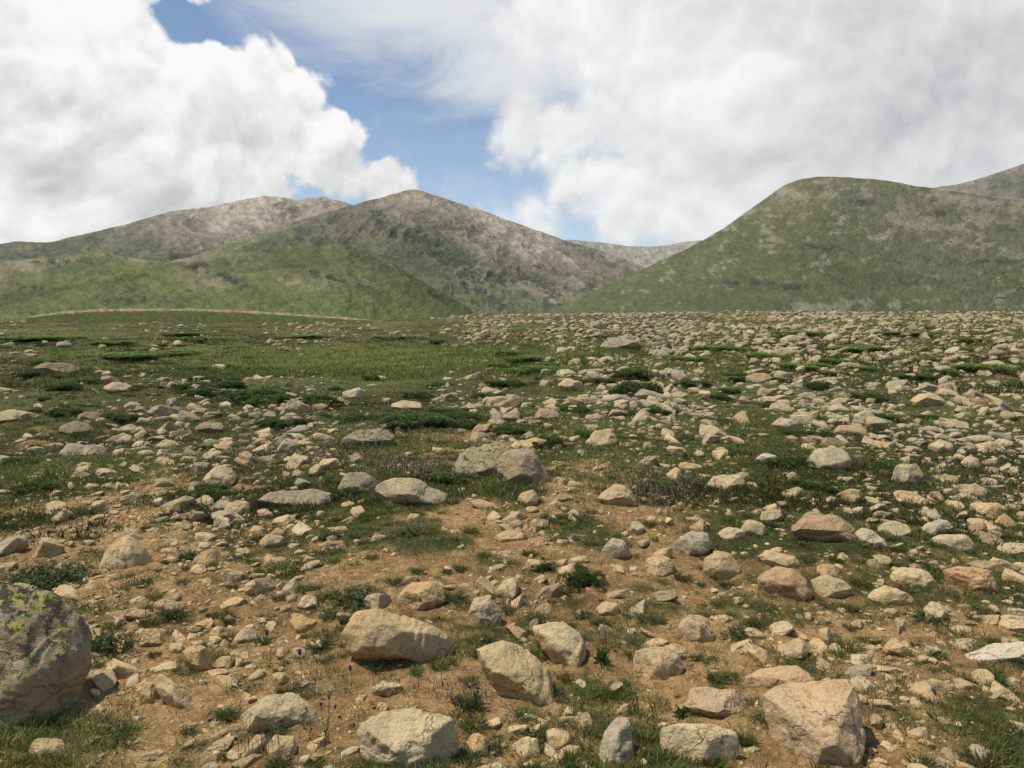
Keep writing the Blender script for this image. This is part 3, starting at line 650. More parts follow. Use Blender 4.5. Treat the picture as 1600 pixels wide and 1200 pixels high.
SH = [(390,622,190,26,'bright broad shrub mat left of centre, nearest of the long mats'),(490,630,130,24,'shrub mat touching the right end of the bright broad mat'),
(640,657,170,20,'dark shrub mat below the flat pale shrub rock'),(722,664,70,18,'small dark shrub at the right end of the mat below the flat pale rock'),
(990,612,110,30,'tall dark shrub clump beside the far central rocks'),(985,585,100,18,'dark shrub just behind the tall dark clump'),(868,578,100,14,'wide dark shrub behind the pale rock among shrubs'),
(795,600,70,14,'small dark shrub left of the pale rock among shrubs'),(1130,546,100,12,'dark shrub high in the stone field right of centre'),(1280,604,60,16,'small round shrub in the right stone field'),
(1362,622,76,16,'dark shrub left of the far pale blocky rock'),(60,529,170,9,'very long dark shrub band at the far left edge'),(270,552,100,10,'narrow dark shrub in the far left meadow'),
(470,526,160,7,'thin dark shrub band near the crest left of centre'),(1240,572,120,10,'flat dark shrub above the small round shrub'),(1530,575,90,14,'dark shrub under the rocky bank at right'),
(1020,642,90,14,'dark shrub below the tall dark clump'),(170,536,90,8,'dark shrub band right of the long band at far left'),(1410,521,130,7,'thin dark shrub band near the crest at right'),
(1180,592,90,10,'flat dark shrub left of the small round shrub'),(1372,652,60,12,'small dark shrub below the far pale blocky rock'),(690,602,70,9,'narrow shrub right of the bright meadow patch'),
(910,905,84,32,'dark green creeping shrub in the central foreground'),(850,882,50,16,'small green shrub left above the creeping foreground shrub'),(1250,521,90,7,'thin shrub strip at the crest right of centre'),
(640,528,120,7,'shrub band near the crest in the centre'),(300,522,80,6,'thin shrub strip at the crest on the left'),(1080,600,70,12,'small shrub right of the tall dark clump'),(760,620,70,12,'low shrub in the centre far meadow'),
(1330,545,120,9,'flat shrub near the crest at far right of the stone field'),(560,655,80,16,'shrub left of the dark mat below the flat pale rock'),(1490,545,80,8,'thin shrub above the rocky bank at right'),(900,640,70,12,'low shrub above the pale humped rock'),
(300,606,110,16,'shrub mat left behind the bright broad mat'),(215,556,110,10,'flat shrub left of the narrow dark shrub in the far meadow'),(820,560,90,9,'flat shrub behind the centre far meadow near the crest'),(1080,560,90,9,'flat shrub left below the one high in the stone field'),
(440,660,90,14,'low shrub in front of the bright broad mat'),(1440,590,80,10,'flat shrub behind the far pale blocky rock')]
for a in SH: put_shrub(*a)
recs = []; rr_ = np.random.default_rng(33)
for q in range(120):
    px = rr_.uniform(30, 1570); py = 530+rr_.uniform(0, 1)**1.3*250
    if 400 < px < 760 and 535 < py < 590: continue
    w_ = rr_.uniform(20, 64)*(.6+.9*(py-500)/200)
    o = put_shrub(px, py, w_, w_*rr_.uniform(.16, .26), None); recs.append((o, 'small low' if w_ < 40 else 'low spreading', px, py))
autolabel(recs, 'shrub', 'shrub', 'low dark green shrubs spreading between the rocks')

def herb_base(seed, kind):
    r = np.random.default_rng(seed); parts = []
    if kind == 'cushion':
        ns = 110; d = rand_unit(ns, r); d[:, 2] = np.abs(d[:, 2])*.75+.12; d /= np.linalg.norm(d, axis=1)[:, None]
        L = r.uniform(.6, 1.2, ns); root = np.column_stack([r.uniform(-.35, .35, (ns, 2)), np.zeros(ns)])
        col = np.array([.145, .178, .070])
        for s in np.linspace(.2, 1, 15):
            P = root+d*(L*s)[:, None]; P[:, 2] -= (L*s)**2*.18; P[:, 2] = np.maximum(P[:, 2], .01)
            for q in range(2):
                dv = d*.7+rand_unit(ns, r)*.8; dv[:, 2] += .15; dv /= np.linalg.norm(dv, axis=1)[:, None]
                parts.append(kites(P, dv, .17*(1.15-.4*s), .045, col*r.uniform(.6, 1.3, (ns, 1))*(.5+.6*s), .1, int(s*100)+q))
    elif kind == 'grass':
        nb = 230; a = r.uniform(0, 6.283, nb); ln = r.uniform(.1, .9, nb)
        d = np.column_stack([np.cos(a)*ln, np.sin(a)*ln, np.ones(nb)]); d /= np.linalg.norm(d, axis=1)[:, None]
        B = np.column_stack([np.cos(a)*r.uniform(0, .45, nb), np.sin(a)*r.uniform(0, .45, nb), np.zeros(nb)])
        c = np.where(r.random((nb, 1)) < .72, [.13, .165, .048], [.27, .22, .10])*r.uniform(.7, 1.3, (nb, 1))
        parts.append(kites(B, d, r.uniform(.4, 1.2, nb), .045, c, .35, seed))
    else:
        nl = 26; a = np.arange(nl)*2.4; el = np.linspace(.15, 1.2, nl)
        d = np.column_stack([np.cos(a)*np.cos(el), np.sin(a)*np.cos(el), np.sin(el)])
        B = np.zeros((nl, 3)); B[:, 2] = np.linspace(0, .35, nl)
        c = np.tile([.065, .12, .03], (nl, 1))*r.uniform(.7, 1.4, (nl, 1))
        parts.append(kites(B, d, r.uniform(.7, 1.1, nl), .30, c, .3, seed))
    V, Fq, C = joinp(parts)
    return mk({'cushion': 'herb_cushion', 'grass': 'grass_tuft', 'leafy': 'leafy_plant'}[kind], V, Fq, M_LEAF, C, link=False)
HB = {'cushion': [herb_base(s, 'cushion') for s in (11, 12, 13)], 'grass': [herb_base(s, 'grass') for s in (21, 22, 23)], 'leafy': [herb_base(s, 'leafy') for s in (31, 32)]}
HN = {'cushion': 'herb_cushion', 'grass': 'grass_tuft', 'leafy': 'leafy_plant'}
HP = [('cushion',165,1000,110,64,'feathery grey green cushion right of the huge lichen boulder'),('cushion',268,957,66,42,'small feathery cushion behind the tan angular stone'),
('cushion',75,898,150,36,'wide low grey green cushion behind the huge lichen boulder'),('cushion',292,866,66,30,'small spiky green tuft right of the pale pyramid stone'),
('cushion',182,1138,90,45,'pale green cushion below the orange yellow block'),('cushion',25,805,80,28,'grey green cushion at the left edge above the grey stone'),
('cushion',315,800,70,24,'green cushion on the soil edge below the pale lumpy rock'),('cushion',80,1130,60,50,'dark green clump under the right side of the huge lichen boulder'),
('cushion',560,930,120,34,'dark green mat behind the large long tan boulder'),('cushion',705,930,56,36,'dark twiggy tuft right of the steep tan slab'),
('cushion',905,806,70,28,'grey blue cushion in the centre right of the flat tan stone'),('cushion',860,806,56,24,'grey blue cushion next to the larger one in the centre'),
('cushion',640,832,80,24,'green cushion below the flat topped grey slab'),('grass',730,1090,80,60,'dark green tuft filling the gap left of the leaning wedge boulder'),
('grass',840,1140,90,45,'grass tuft below the leaning wedge boulder'),('grass',1010,1150,60,45,'grass tuft between the narrow upright stone and the pale bottom boulder'),
('leafy',940,1025,40,44,'broad leaved plant right of the pale blocky boulder'),('leafy',1065,1112,44,32,'bright broad leaved plant above the pale bottom boulder'),
('grass',1165,1150,60,50,'green tuft left of the large pinkish boulder'),('grass',570,1190,70,40,'green tuft at the bottom edge left of the big pale bottom boulder'),
('grass',1540,1180,120,50,'thick grass tuft in the bottom right corner'),('grass',1440,1185,80,40,'grass tuft on bare soil near the bottom right corner'),
('cushion',1210,955,44,14,'small green mat under the brown angular block'),('cushion',500,1003,60,34,'olive tuft at the left end of the large long tan boulder'),
('cushion',450,893,100,32,'tuft with yellow flowers on the bare soil left of centre'),('cushion',520,860,70,24,'green tuft above the yellow flowered one'),
('grass',720,885,40,30,'dry grass tuft in the central foreground'),('grass',1320,1010,90,20,'low grass on the bare soil right of the pink slab'),
('cushion',1000,960,66,22,'green tuft left of the leaning tan plate'),('cushion',1150,985,70,20,'low green mat right of the leaning tan plate'),
('grass',1360,1000,60,20,'thin grass on the path like soil below the flat tan rock'),('cushion',1450,960,80,20,'green mat below the orange brown slab'),
('grass',900,1165,50,36,'grass tuft left of the narrow upright stone'),('cushion',380,815,80,22,'low green mat left of the long low brown rock'),
('cushion',130,800,80,20,'low green mat on the soil edge at left'),('cushion',560,795,50,26,'tuft between the long brown rock and the grey slab'),
('grass',30,1195,90,40,'grass at the bottom left corner below the huge boulder'),('cushion',1100,1025,50,16,'green mat right of the small tan stone'),
('grass',1545,1040,60,18,'grass fringe below the long white slab'),('cushion',230,905,50,22,'small green tuft at the foot of the pale pyramid stone'),
('grass',385,1035,30,22,'tiny tuft on the bare soil above the cream cube stone'),('cushion',800,1050,24,18,'tiny tuft between the two large foreground boulders'),
('grass',660,1180,40,24,'small grass tuft in front of the big pale bottom boulder')]
for (k, px, py, w_, hp, lab) in HP:
    o = put_shrub(px, py, w_, hp, lab, HN[k], 'plant', HB[k], 'herbs and tufts growing on the bare soil', .8)
    o.scale = (o.scale[0]*.95, o.scale[1]*.95, max(o.scale[2]*.8, o.scale[0]*(.6 if k != 'cushion' else .5)))

def herbmass():
    r = np.random.default_rng(5); parts = []; N = 7400
    rad = np.exp(r.uniform(math.log(2.2), math.log(42), N)); az = np.radians(r.uniform(-40, 40, N)); x = rad*np.sin(az); y = rad*np.cos(az)
    cl = fbm2(x/.5, y/.5, 3, 91); cl2 = fbm2(x/(.14*rad+.3), y/(.2*rad+.3), 3, 93)
    k = r.random(N) < (.40+.7*green(x, y))*np.where(rad < 9, sstep(.32, .54, cl)*1.2, sstep(.43, .58, cl2)*1.3)*(1-.85*lushf(x, y)); x, y, rad = x[k], y[k], rad[k]; z = ground(x, y)
    bs = HB['cushion']+HB['grass']; data = []
    for me in bs:
        v = np.empty(len(me.vertices)*3, np.float32); me.vertices.foreach_get('co', v)
        c = np.empty(len(me.vertices)*4, np.float32); me.color_attributes['Col'].data.foreach_get('color', c)
        data.append((v.reshape(-1, 3).astype(float), np.arange(len(me.vertices)).reshape(-1, 4), c.reshape(-1, 4)[:, :3].astype(float)))
    for i in range(len(x)):
        v, f, c = data[int(r.integers(6))]; nk = min(len(f), 420 if rad[i] < 7 else 150)
        sel = r.permutation(len(f))[:nk]; idx = f[sel].ravel(); kx = 1. if rad[i] < 7 else 1.8
        a = r.uniform(0, 6.28); s = r.uniform(.018, .07)*(1+.07*rad[i]); R = np.array([[math.cos(a), -math.sin(a), 0], [math.sin(a), math.cos(a), 0], [0, 0, 1]])
        w = v[idx]@R.T*np.array([s*kx, s*min(kx, 1.3), s*.6])+np.array([x[i], y[i], z[i]-.003])
        parts.append((w, np.arange(nk*4).reshape(-1, 4), c[idx]*(r.uniform(.65, 1.25) if rad[i] < 8 else r.uniform(.55, .95))*np.array([r.uniform(.8, 1.1), 1, .9])))
    V, Fq, C = joinp(parts); o = mk('herbs', V, Fq, M_LEAF, C); tag(o, 'small herb cushions scattered over soil between the stones', 'herbs', kind='stuff')
    print('herb verts', len(V))
herbmass()

def tube(pts, rad, nseg=6):
    pts = np.array(pts, float); V = []; 
    for i, p in enumerate(pts):
        for k in range(nseg):
            a = 2*math.pi*k/nseg; V.append(p+rad[i]*np.array([math.cos(a), math.sin(a), 0]))
    Fq = [[i*nseg+k, i*nseg+(k+1) % nseg, (i+1)*nseg+(k+1) % nseg, (i+1)*nseg+k] for i in range(len(pts)-1) for k in range(nseg)]
    return np.array(V), np.array(Fq)
def flower_plant(px, pyt, pyb, label, name, petal, size, cat='flower', heads=1, group='single flowers on thin stems', bx=None):
    r = np.random.default_rng(int(px*7+pyt)); size = size*.8
    G, t = at(bx if bx else px, pyb); D = (G-CAM)@FWD; hgt = (pyb-pyt)*D/F; dxm = (px-(bx if bx else px))*D/F
    e = bpy.data.objects.new(name, None); COL.objects.link(e); e.location = G; e.empty_display_size = .02
    tag(e, label, cat, group)
    for hN in range(heads):
        f = 1 if hN == 0 else r.uniform(.55, .9); ox = 0 if hN == 0 else r.uniform(-.2, .2)*hgt
        tipx = dxm*f+ox
        pts = [(tipx*s**1.5+.008*math.sin(4*s+hN), .01*math.sin(3*s), hgt*f*s) for s in np.linspace(0, 1, 9)]
        v, fq = tube(pts, np.linspace(.0016, .0009, 9)); mk('stem', v, fq, M_LEAF, np.tile([.13, .14, .06], (len(v), 1)), parent=e)
        tip = np.array(pts[-1])
        E, T = ICO[3]; vv = E*np.array([size*.5, size*.5, size*.65]); vv = vv+tip
        hd = mk('flower_head', vv, T, M_LEAF, np.tile([.09, .10, .05], (len(vv), 1)), parent=e)
        nn = 60; d = rand_unit(nn, r); d[:, 2] = np.abs(d[:, 2])*.9+.3; d /= np.linalg.norm(d, axis=1)[:, None]
        v, fq, c = kites(np.tile(tip+[0, 0, size*.3], (nn, 1)), d, size*1.0, size*.22, np.array(petal)*r.uniform(.7, 1.3, (nn, 1)), .0, 3)
        mk('petals', v, fq, M_FLOWER, c, parent=hd)
    nl = 10; s = r.uniform(.02, .5, nl); a = r.uniform(0, 6.28, nl)
    B = np.column_stack([dxm*s**1.5, np.zeros(nl), hgt*s]); d = np.column_stack([np.cos(a), np.sin(a), np.full(nl, .45)]); d /= np.linalg.norm(d, axis=1)[:, None]
    v, fq, c = kites(B, d, .02+.12*hgt*(1-s), .005, np.tile([.09, .12, .05], (nl, 1)), .4, 5); mk('leaves', v, fq, M_LEAF, c, parent=e)
PUR = (.34, .10, .43)
flower_plant(420, 988, 1045, 'purple thistle at lower left, leftmost of the purple ones', 'thistle', PUR, .019)
flower_plant(472, 1018, 1090, 'purple thistle just left of the large long tan boulder', 'thistle', PUR, .019, bx=466)
flower_plant(550, 1044, 1085, 'short purple thistle under the large long tan boulder', 'thistle', PUR, .016, bx=545)
flower_plant(518, 1088, 1170, 'branching purple flower right of the pale domed boulder', 'thistle', (.3, .14, .36), .011, heads=3, bx=505)
flower_plant(688, 964, 1000, 'single yellow flower behind the large long tan boulder', 'yellow_flower', (.65, .45, .02), .014)
flower_plant(910, 1136, 1175, 'yellow flower left of the narrow upright stone', 'yellow_flower', (.65, .5, .05), .012)
flower_plant(482, 1106, 1150, 'yellow flower beside the pale domed boulder', 'yellow_flower', (.65, .45, .02), .011)
flower_plant(995, 1082, 1120, 'blue flower above the pale bottom boulder', 'blue_flower', (.2, .28, .6), .010, heads=3)
flower_plant(945, 975, 1020, 'blue flower beside the broad leaved plant', 'blue_flower', (.2, .26, .55), .009, heads=3)
flower_plant(745, 1068, 1110, 'small violet flower in the tuft left of the leaning wedge boulder', 'violet_flower', (.2, .12, .4), .009, heads=4)
flower_plant(1350, 795, 830, 'violet flower between rocks behind the pale oval rock', 'violet_flower', (.25, .12, .4), .014)
for (px, pyb, ht, w_, lab) in ((835, 968, 60, 50, 'thin dry stalks right of the upright grey stone'), (405, 1195, 110, 60, 'tall thin dry stalks in front of the pale domed boulder'), (1370, 1130, 60, 40, 'thin dry stalks right of the large pinkish boulder'), (790, 960, 60, 30, 'thin dry stalks touching the upright grey stone'), (1005, 800, 40, 60, 'dry reddish stalks below the pinkish wedge rock'), (600, 1080, 40, 30, 'thin dry stalks in front of the large long tan boulder')):
    G, t = at(px, pyb); D = (G-CAM)@FWD; r = np.random.default_rng(px); nn = 18
    B = np.column_stack([r.normal(0, w_*D/F*.25, nn), r.normal(0, w_*D/F*.25, nn), np.zeros(nn)]); d = np.column_stack([r.normal(0, .18, (nn, 2)), np.ones(nn)]); d /= np.linalg.norm(d, axis=1)[:, None]
    v, fq, c = kites(B, d, ht*D/F*r.uniform(.6, 1.1, nn), .003, np.tile([.26, .2, .12], (nn, 1)), .1, 2)
    o = mk('dry_stalks', v, fq, M_LEAF, c); o.location = G; tag(o, lab, 'plant', 'dry stalks')

# ------------------------------------------------------------------ mountains
def azel(p):
    d = ray(*p); return math.atan2(d[0], d[1]), d[2]/math.hypot(d[0], d[1])
def fan(name, label, poly, Rc, Rb, amp, gs, colfn, seed, prof=1.15, cols=900, rows=230, jag=.0009, haze_tint=0., feat=None, az0=-44, az1=44, con=1.):
    a = np.array([azel(p) for p in poly])
    azt = np.linspace(math.radians(-60), math.radians(60), 2400); ct = np.interp(azt, a[:, 0], a[:, 1])
    kk = np.exp(-np.linspace(-2, 2, 21)**2); kk /= kk.sum(); ct = np.convolve(np.pad(ct, 10, mode='edge'), kk, 'valid')
    ct = ct+(fbm2(azt*70, azt*0, 5, seed, .6)-.5)*jag*2
    def hgt(x, y):
        r = np.hypot(x, y); az = np.arctan2(x, y); el = np.interp(az, azt, ct)
        rc = Rc*(1+.12*np.sin(az*7+seed)); zc = EYE+rc*el; zb = -14.
        t = (r-Rb)/(rc-Rb); tc = np.clip(t, 0, 1)
        H = np.maximum(zc-zb, .5)
        wx = x/gs+(fbm2(x/gs/1.2, y/gs/1.2, 3, seed+5)-.5)*.9+.25*y/gs; wy = y/gs*.30+(fbm2(x/gs/1.5+9, y/gs/1.5, 3, seed+6)-.5)*.5
        g = ridge2(wx, wy, 6, seed+1, .50)
        env = np.clip(tc*(1-tc)*4, 0, 1)**.75*.9+.03*np.clip(tc*5, 0, 1)
        z = zb+H*tc**prof*(2-tc**prof)**.25
        z = z+H*amp*(g-.62)*env+(fbm2(x/gs*3, y/gs*1.1, 6, seed+8, .58)-.5)*H*amp*.22*np.clip(tc*3, 0, 1)*(1-.9*tc**6)
        z = np.where(t > 1, zc-(t-1)*(rc-Rb)*.55, z)
        return z, tc, g, az
    az = np.radians(np.linspace(az0, az1, cols)); tt = np.concatenate([np.linspace(0, 1, rows), [1.03, 1.1, 1.3]])
    A, T = np.meshgrid(az, tt); rc = Rc*(1+.12*np.sin(A*7+seed)); R = Rb+T*(rc-Rb)
    x = (R*np.sin(A)).ravel(); y = (R*np.cos(A)).ravel()
    z, tc, g, aa = hgt(x, y)
    px = 800+F*np.tan(aa); py = HOR-F*(z-EYE)/(R.ravel()*np.cos(aa))
    U = aa*Rc; Rr = R.ravel(); W = (z-EYE)/Rr*Rc*1.35
    C = colfn(U, W, z, tc, g, px, py)
    na = len(az); i = np.arange(len(tt)-1)[:, None]*na+np.arange(na-1)[None]
    Q = np.stack([i, i+1, i+1+na, i+na], -1).reshape(-1, 4)[:, ::-1]
    m, t, b = newmat(name+'_slope', 1.)
    at_ = t.new('ShaderNodeVertexColor'); at_.layer_name = 'Col'; la = t.new('ShaderNodeAttribute'); la.attribute_name = 'Lay'; P = la.outputs['Vector']
    ft = feat or Rc/300
    n1 = t.noise(P, 1/ft/3.0, 8, .74); n2 = t.noise(P, 1/ft*.75, 3, .75); n3 = t.noise(P, 1/ft/9, 4, .6)
    c0 = at_.outputs['Color']
    lo = tuple(1-(1-q)*con for q in (.60, .66, .62)); hi = tuple(1+(q-1)*con for q in (1.45, 1.36, 1.34))
    c = t.mix(t.rng(n1, .36, .66), t.vm('MULTIPLY', c0, lo), t.vm('MULTIPLY', c0, hi))
    c = t.mix(t.m('MULTIPLY', t.rng(n2, .60, .67), .5*con), c, (.30, .27, .205))
    c = t.mix(t.m('MULTIPLY', t.rng(n2, .42, .36), t.rng(n3, .49, .58)), c, (.038, .050, .027))
    if haze_tint: c = t.mix(haze_tint, c, (.38, .42, .46))  # distance haze painted into the slope's base colour
    t.put(b.inputs['Base Color'], c); b.inputs['Specular IOR Level'].default_value = 0
    bump(t, b, [(n1, ft*2.0*con, .6), (n2, ft*.9*con, .6)])
    o = mk(name, np.stack([x, y, z], 1), Q, m, C, lay=np.stack([U, Rr*.04, W], 1)); tag(o, label, 'mountain', kind='structure')
def lerp(a, b, f): f = f[:, None]; return np.array(a)*(1-f)+np.array(b)*f
GRN = (.116, .138, .053); SCR = (.28, .245, .185); PLS = (.35, .305, .235); TANG = (.18, .172, .098)
def patch(px, py, x, y, sx, sy, rot=0.):
    c, s = math.cos(rot), math.sin(rot); dx = px-x; dy = py-y
    return np.exp(-(((dx*c+dy*s)/sx)**2+((-dx*s+dy*c)/sy)**2))
def fn(x, w, s, sd, o=6, ro=.62):
    return fbm2(x/s, w/s, o, sd, ro)
def left_col(x, w, px, py, g, s, sd):
    n = fn(x, w, s, sd); n2 = fn(x, w, s*.25, sd+3); n3 = fn(x, w, s*.08, sd+6, 4)
    yg = np.interp(px, [0, 200, 400, 540, 640, 760, 850, 950, 1050], [398, 378, 386, 358, 405, 445, 462, 465, 465])
    h = (yg-py)+(n-.5)*120+(n2-.5)*80+(g-.5)*70
    c = lerp(GRN, TANG, sstep(-60, -5, h)); f = sstep(-25, 35, h); c = c*(1-f[:, None])+np.array(SCR)*f[:, None]
    f2 = sstep(20, 80, h); c = c*(1-f2[:, None])+np.array(PLS)*f2[:, None]
    c = c*(.84+.32*n2)[:, None]*(.74+.52*n3)[:, None]*1.05
    gully_shade = sstep(.50, .25, g)[:, None]*(1-.5*f2[:, None]); c = c*(1-.28*gully_shade)  # dark shading of the gullies painted into the slope colour
    return c, n, n2, n3
def col_L(x, w, z, t, g, px, py):
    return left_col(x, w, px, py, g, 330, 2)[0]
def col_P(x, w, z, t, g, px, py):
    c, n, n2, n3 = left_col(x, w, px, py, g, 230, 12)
    dk = np.clip(patch(px, py, 830, 455, 100, 36, .3)*1.2+patch(px, py, 710, 420, 120, 24, .7)*1.1+patch(px, py, 600, 350, 40, 12, .9)+patch(px, py, 500, 356, 80, 12, -.3), 0, 1)*sstep(.48, .54, n2*.35+n3*.65+(.5-g)*.2)
    c = c*(1-dk[:, None]*.85)+np.array([.042, .055, .029])*dk[:, None]*.85
    pk = np.clip(patch(px, py, 660, 310, 100, 20, .15), 0, 1)[:, None]; return c*(1-pk*.5)+np.array([.39, .33, .245])*pk*.5
def col_E(x, w, z, t, g, px, py):
    c, n, n2, n3 = left_col(x, w, px, py, g, 100, 22)
    sm = np.clip(patch(px, py, 620, 455, 130, 40, .35), 0, 1)[:, None]; c = c*(1-sm*.5)+np.array([.125, .15, .055])*sm*.5
    dk = (np.clip(patch(px, py, 370, 442, 70, 9, .45)+patch(px, py, 640, 440, 100, 6, .48)*1.1+patch(px, py, 510, 432, 90, 7, .3)+patch(px, py, 110, 410, 70, 9)+patch(px, py, 230, 470, 80, 7)+patch(px, py, 330, 420, 50, 8)+patch(px, py, 60, 450, 60, 7), 0, 1)*sstep(.46, .52, n2*.35+n3*.65))
    c = c*(1-dk[:, None]*.92)+np.array([.036, .047, .026])*dk[:, None]*.92
    lp = patch(px, py, 600, 420, 26, 4, .5)[:, None]*sstep(.4, .6, n3)[:, None]
    return c*(1-lp*.6)+np.array([.26, .22, .15])*lp*.6
def col_C(x, w, z, t, g, px, py):
    n = fn(x, w, 110, 32); n2 = fn(x, w, 30, 33); n3 = fn(x, w, 9, 34, 4)
    up = sstep(430, 290, py)
    c = lerp((.094, .111, .046), (.128, .132, .070), np.clip(sstep(.35, .7, n)*.6+up*.4, 0, 1))*(.90+.20*n2)[:, None]
    rk = sstep(.57, .64, n2*.4+n3*.6+.09*patch(px, py, 1340, 360, 110, 35)+.10*patch(px, py, 1230, 290, 60, 14)+.11*patch(px, py, 1470, 330, 120, 26)+.12*patch(px, py, 1190, 345, 26, 26)+.26*patch(px, py, 1260, 480, 70, 6)+.22*patch(px, py, 1370, 472, 55, 7)+.2*patch(px, py, 1590, 400, 40, 8)-.06*sstep(370, 420, py))
    c = c*(1-rk[:, None]*.6)+np.array([.255, .23, .175])*rk[:, None]*.6
    dk = np.clip(patch(px, py, 1160, 443, 60, 5)+patch(px, py, 1335, 320, 40, 8)+patch(px, py, 1480, 335, 60, 7)+patch(px, py, 1230, 450, 50, 5)+patch(px, py, 1540, 410, 60, 7)+patch(px, py, 1400, 440, 60, 6)+patch(px, py, 1270, 390, 40, 7), 0, 1)*sstep(.47, .53, n3)
    c = c*(1-dk[:, None])+np.array([.036, .046, .026])*dk[:, None]
    return c*(.87+.26*n3)[:, None]
def col_B(x, w, z, t, g, px, py):
    n = fn(x, w, 300, 42); return lerp((.20, .19, .14), (.33, .29, .225), sstep(.2, .6, t+(n-.5)))*(.85+.3*n)[:, None]
def col_D(x, w, z, t, g, px, py):
    n = fn(x, w, 150, 52); return lerp((.11, .115, .068), (.19, .175, .13), sstep(.4, .6, n+.1*t))*(.8+.4*n)[:, None]
fan('mountain', 'long pale ridge behind the left mountain', [(-500,420),(-100,388),(0,381),(30,376),(75,379),(120,368),(190,352),(240,338),(270,328),(330,324),(370,314),(410,306),(440,307),(470,312),(500,307),(545,318),(620,340),(800,420),(900,500),(1100,540),(2200,560)], 3000, 1500, .34, 320, col_L, 3, haze_tint=.14, feat=9, jag=.0012, con=.85)
fan('mountain', 'rocky grey brown peak left of the valley', [(-500,470),(200,430),(300,400),(380,372),(450,349),(520,328),(570,314),(600,308),(625,299),(645,295),(680,303),(720,317),(760,331),(800,346),(840,360),(880,374),(930,388),(980,405),(1010,420),(1060,460),(1150,510),(2200,560)], 2100, 850, .34, 260, col_P, 7, haze_tint=.11, cols=1200, rows=320, jag=.0012, con=.95)
fan('hill', 'green foothills in front of the left mountain', [(-500,430),(-100,414),(0,408),(60,404),(110,398),(155,394),(200,402),(260,410),(330,406),(400,396),(470,386),(540,380),(580,394),(620,416),(680,452),(730,478),(765,494),(820,515),(2200,560)], 1050, 330, .20, 140, col_E, 13, prof=1.2, haze_tint=.05, cols=1200, rows=300, jag=.0010, con=.7)
fan('mountain', 'pale distant ridge closing the valley', [(-500,560),(700,420),(850,378),(890,374),(940,379),(985,385),(1030,385),(1060,380),(1095,375),(1150,376),(1300,390),(2200,420)], 4600, 2600, .2, 600, col_B, 23, haze_tint=.25, feat=14)
fan('hill', 'big rounded green hill on the right with stony top', [(-500,580),(700,530),(820,502),(850,490),(900,467),(960,441),(1020,413),(1080,386),(1130,357),(1170,328),(1200,307),(1225,289),(1250,280),(1280,276),(1330,277),(1380,281),(1440,292),(1500,300),(1560,309),(1640,318),(2200,360)], 900, 210, .05, 150, col_C, 33, prof=1.0, haze_tint=.06, cols=1300, rows=320, con=.65)
fan('mountain', 'far green mountain shoulder at the right edge', [(-500,600),(1200,420),(1380,320),(1440,296),(1500,288),(1545,275),(1600,256),(1680,225),(1900,180),(2200,170)], 2300, 1300, .25, 300, col_D, 43, haze_tint=.14)

def track():
    pts = [(40, 496), (90, 489), (150, 485), (230, 484), (300, 484), (380, 487), (450, 491), (520, 496), (580, 500)]
    xs = np.linspace(40, 580, 110); ys = np.interp(xs, [p[0] for p in pts], [p[1] for p in pts]); V = []
    K = 6
    for x, y in zip(xs, ys):
        d = ray(x, y); R = 320.; s = R/math.hypot(d[0], d[1]); P = CAM+d*s
        dn = np.array([d[0], d[1], 0]); dn /= np.linalg.norm(dn)
        h = (.75+.25*math.sin(x*.13)+.2*math.sin(x*.41))*min(1, (x-36)/60, (590-x)/60)
        V += [P+np.array([0, 0, h*.5]), P-dn*1.0+np.array([0, 0, -h*.5]), P-dn*1.3+np.array([0, 0, -h*.5-.25]), P-dn*9+np.array([0, 0, -9]), P+dn*5+np.array([0, 0, h*.5]), P+dn*12+np.array([0, 0, -8])]
    V = np.array(V); Q = []; C = []
    for i in range(len(xs)-1):
        a = i*K; b = a+K; Q += [[a+4, a+5, b+5, b+4], [a, a+4, b+4, b], [a+1, a, b, b+1], [a+2, a+1, b+1, b+2], [a+3, a+2, b+2, b+3]]
    for i in range(len(xs)):
        k = .8+.4*random.random(); g_ = (.108, .124, .050); C += [[.34*k, .26*k, .16*k], [.30*k, .235*k, .145*k], g_, g_, g_, g_]
    m, t, b = newmat('track_soil', 1.); a = t.new('ShaderNodeVertexColor'); a.layer_name = 'Col'; geo = t.new('ShaderNodeNewGeometry')
    nn = t.noise(geo.outputs['Position'], .7, 6, .7)
    t.put(b.inputs['Base Color'], t.mix(t.rng(nn, .35, .65), t.vm('MULTIPLY', a.outputs['Color'], (.7, .72, .7)), t.vm('MULTIPLY', a.outputs['Color'], (1.2, 1.2, 1.2))))
    o = mk('dirt_track', V, np.array(Q), m, np.array(C)); tag(o, 'pale dirt track running along the foot of the left hills', 'track', kind='structure')
track()

# ------------------------------------------------------------------ sky with clouds
SUN = Vector((-.42, .04, .90)).normalized()
w = bpy.data.worlds.new('World'); scene.world = w; w.use_nodes = True
t = NT(w.node_tree); bg = [n for n in t.n if n.type == 'BACKGROUND'][0]
sky = t.new('ShaderNodeTexSky', sky_type='NISHITA'); sky.sun_disc = False
sky.sun_elevation = math.asin(SUN.z); sky.sun_rotation = math.atan2(SUN.x, SUN.y); sky.altitude = 2600; sky.air_density = 1.0; sky.dust_density = 1.2; sky.ozone_density = 1.0
tc = t.new('ShaderNodeTexCoord'); Pd = tc.outputs['Generated']
sp = t.new('ShaderNodeSeparateXYZ'); t.put(sp.inputs[0], Pd)
AZ = t.m('ARCTAN2', sp.outputs[0], sp.outputs[1]); EL = t.m('ARCSINE', sp.outputs[2])
def ae(px, py):
    d = ray(px, py); return math.atan2(d[0], d[1]), math.asin(d[2]/np.linalg.norm(d))
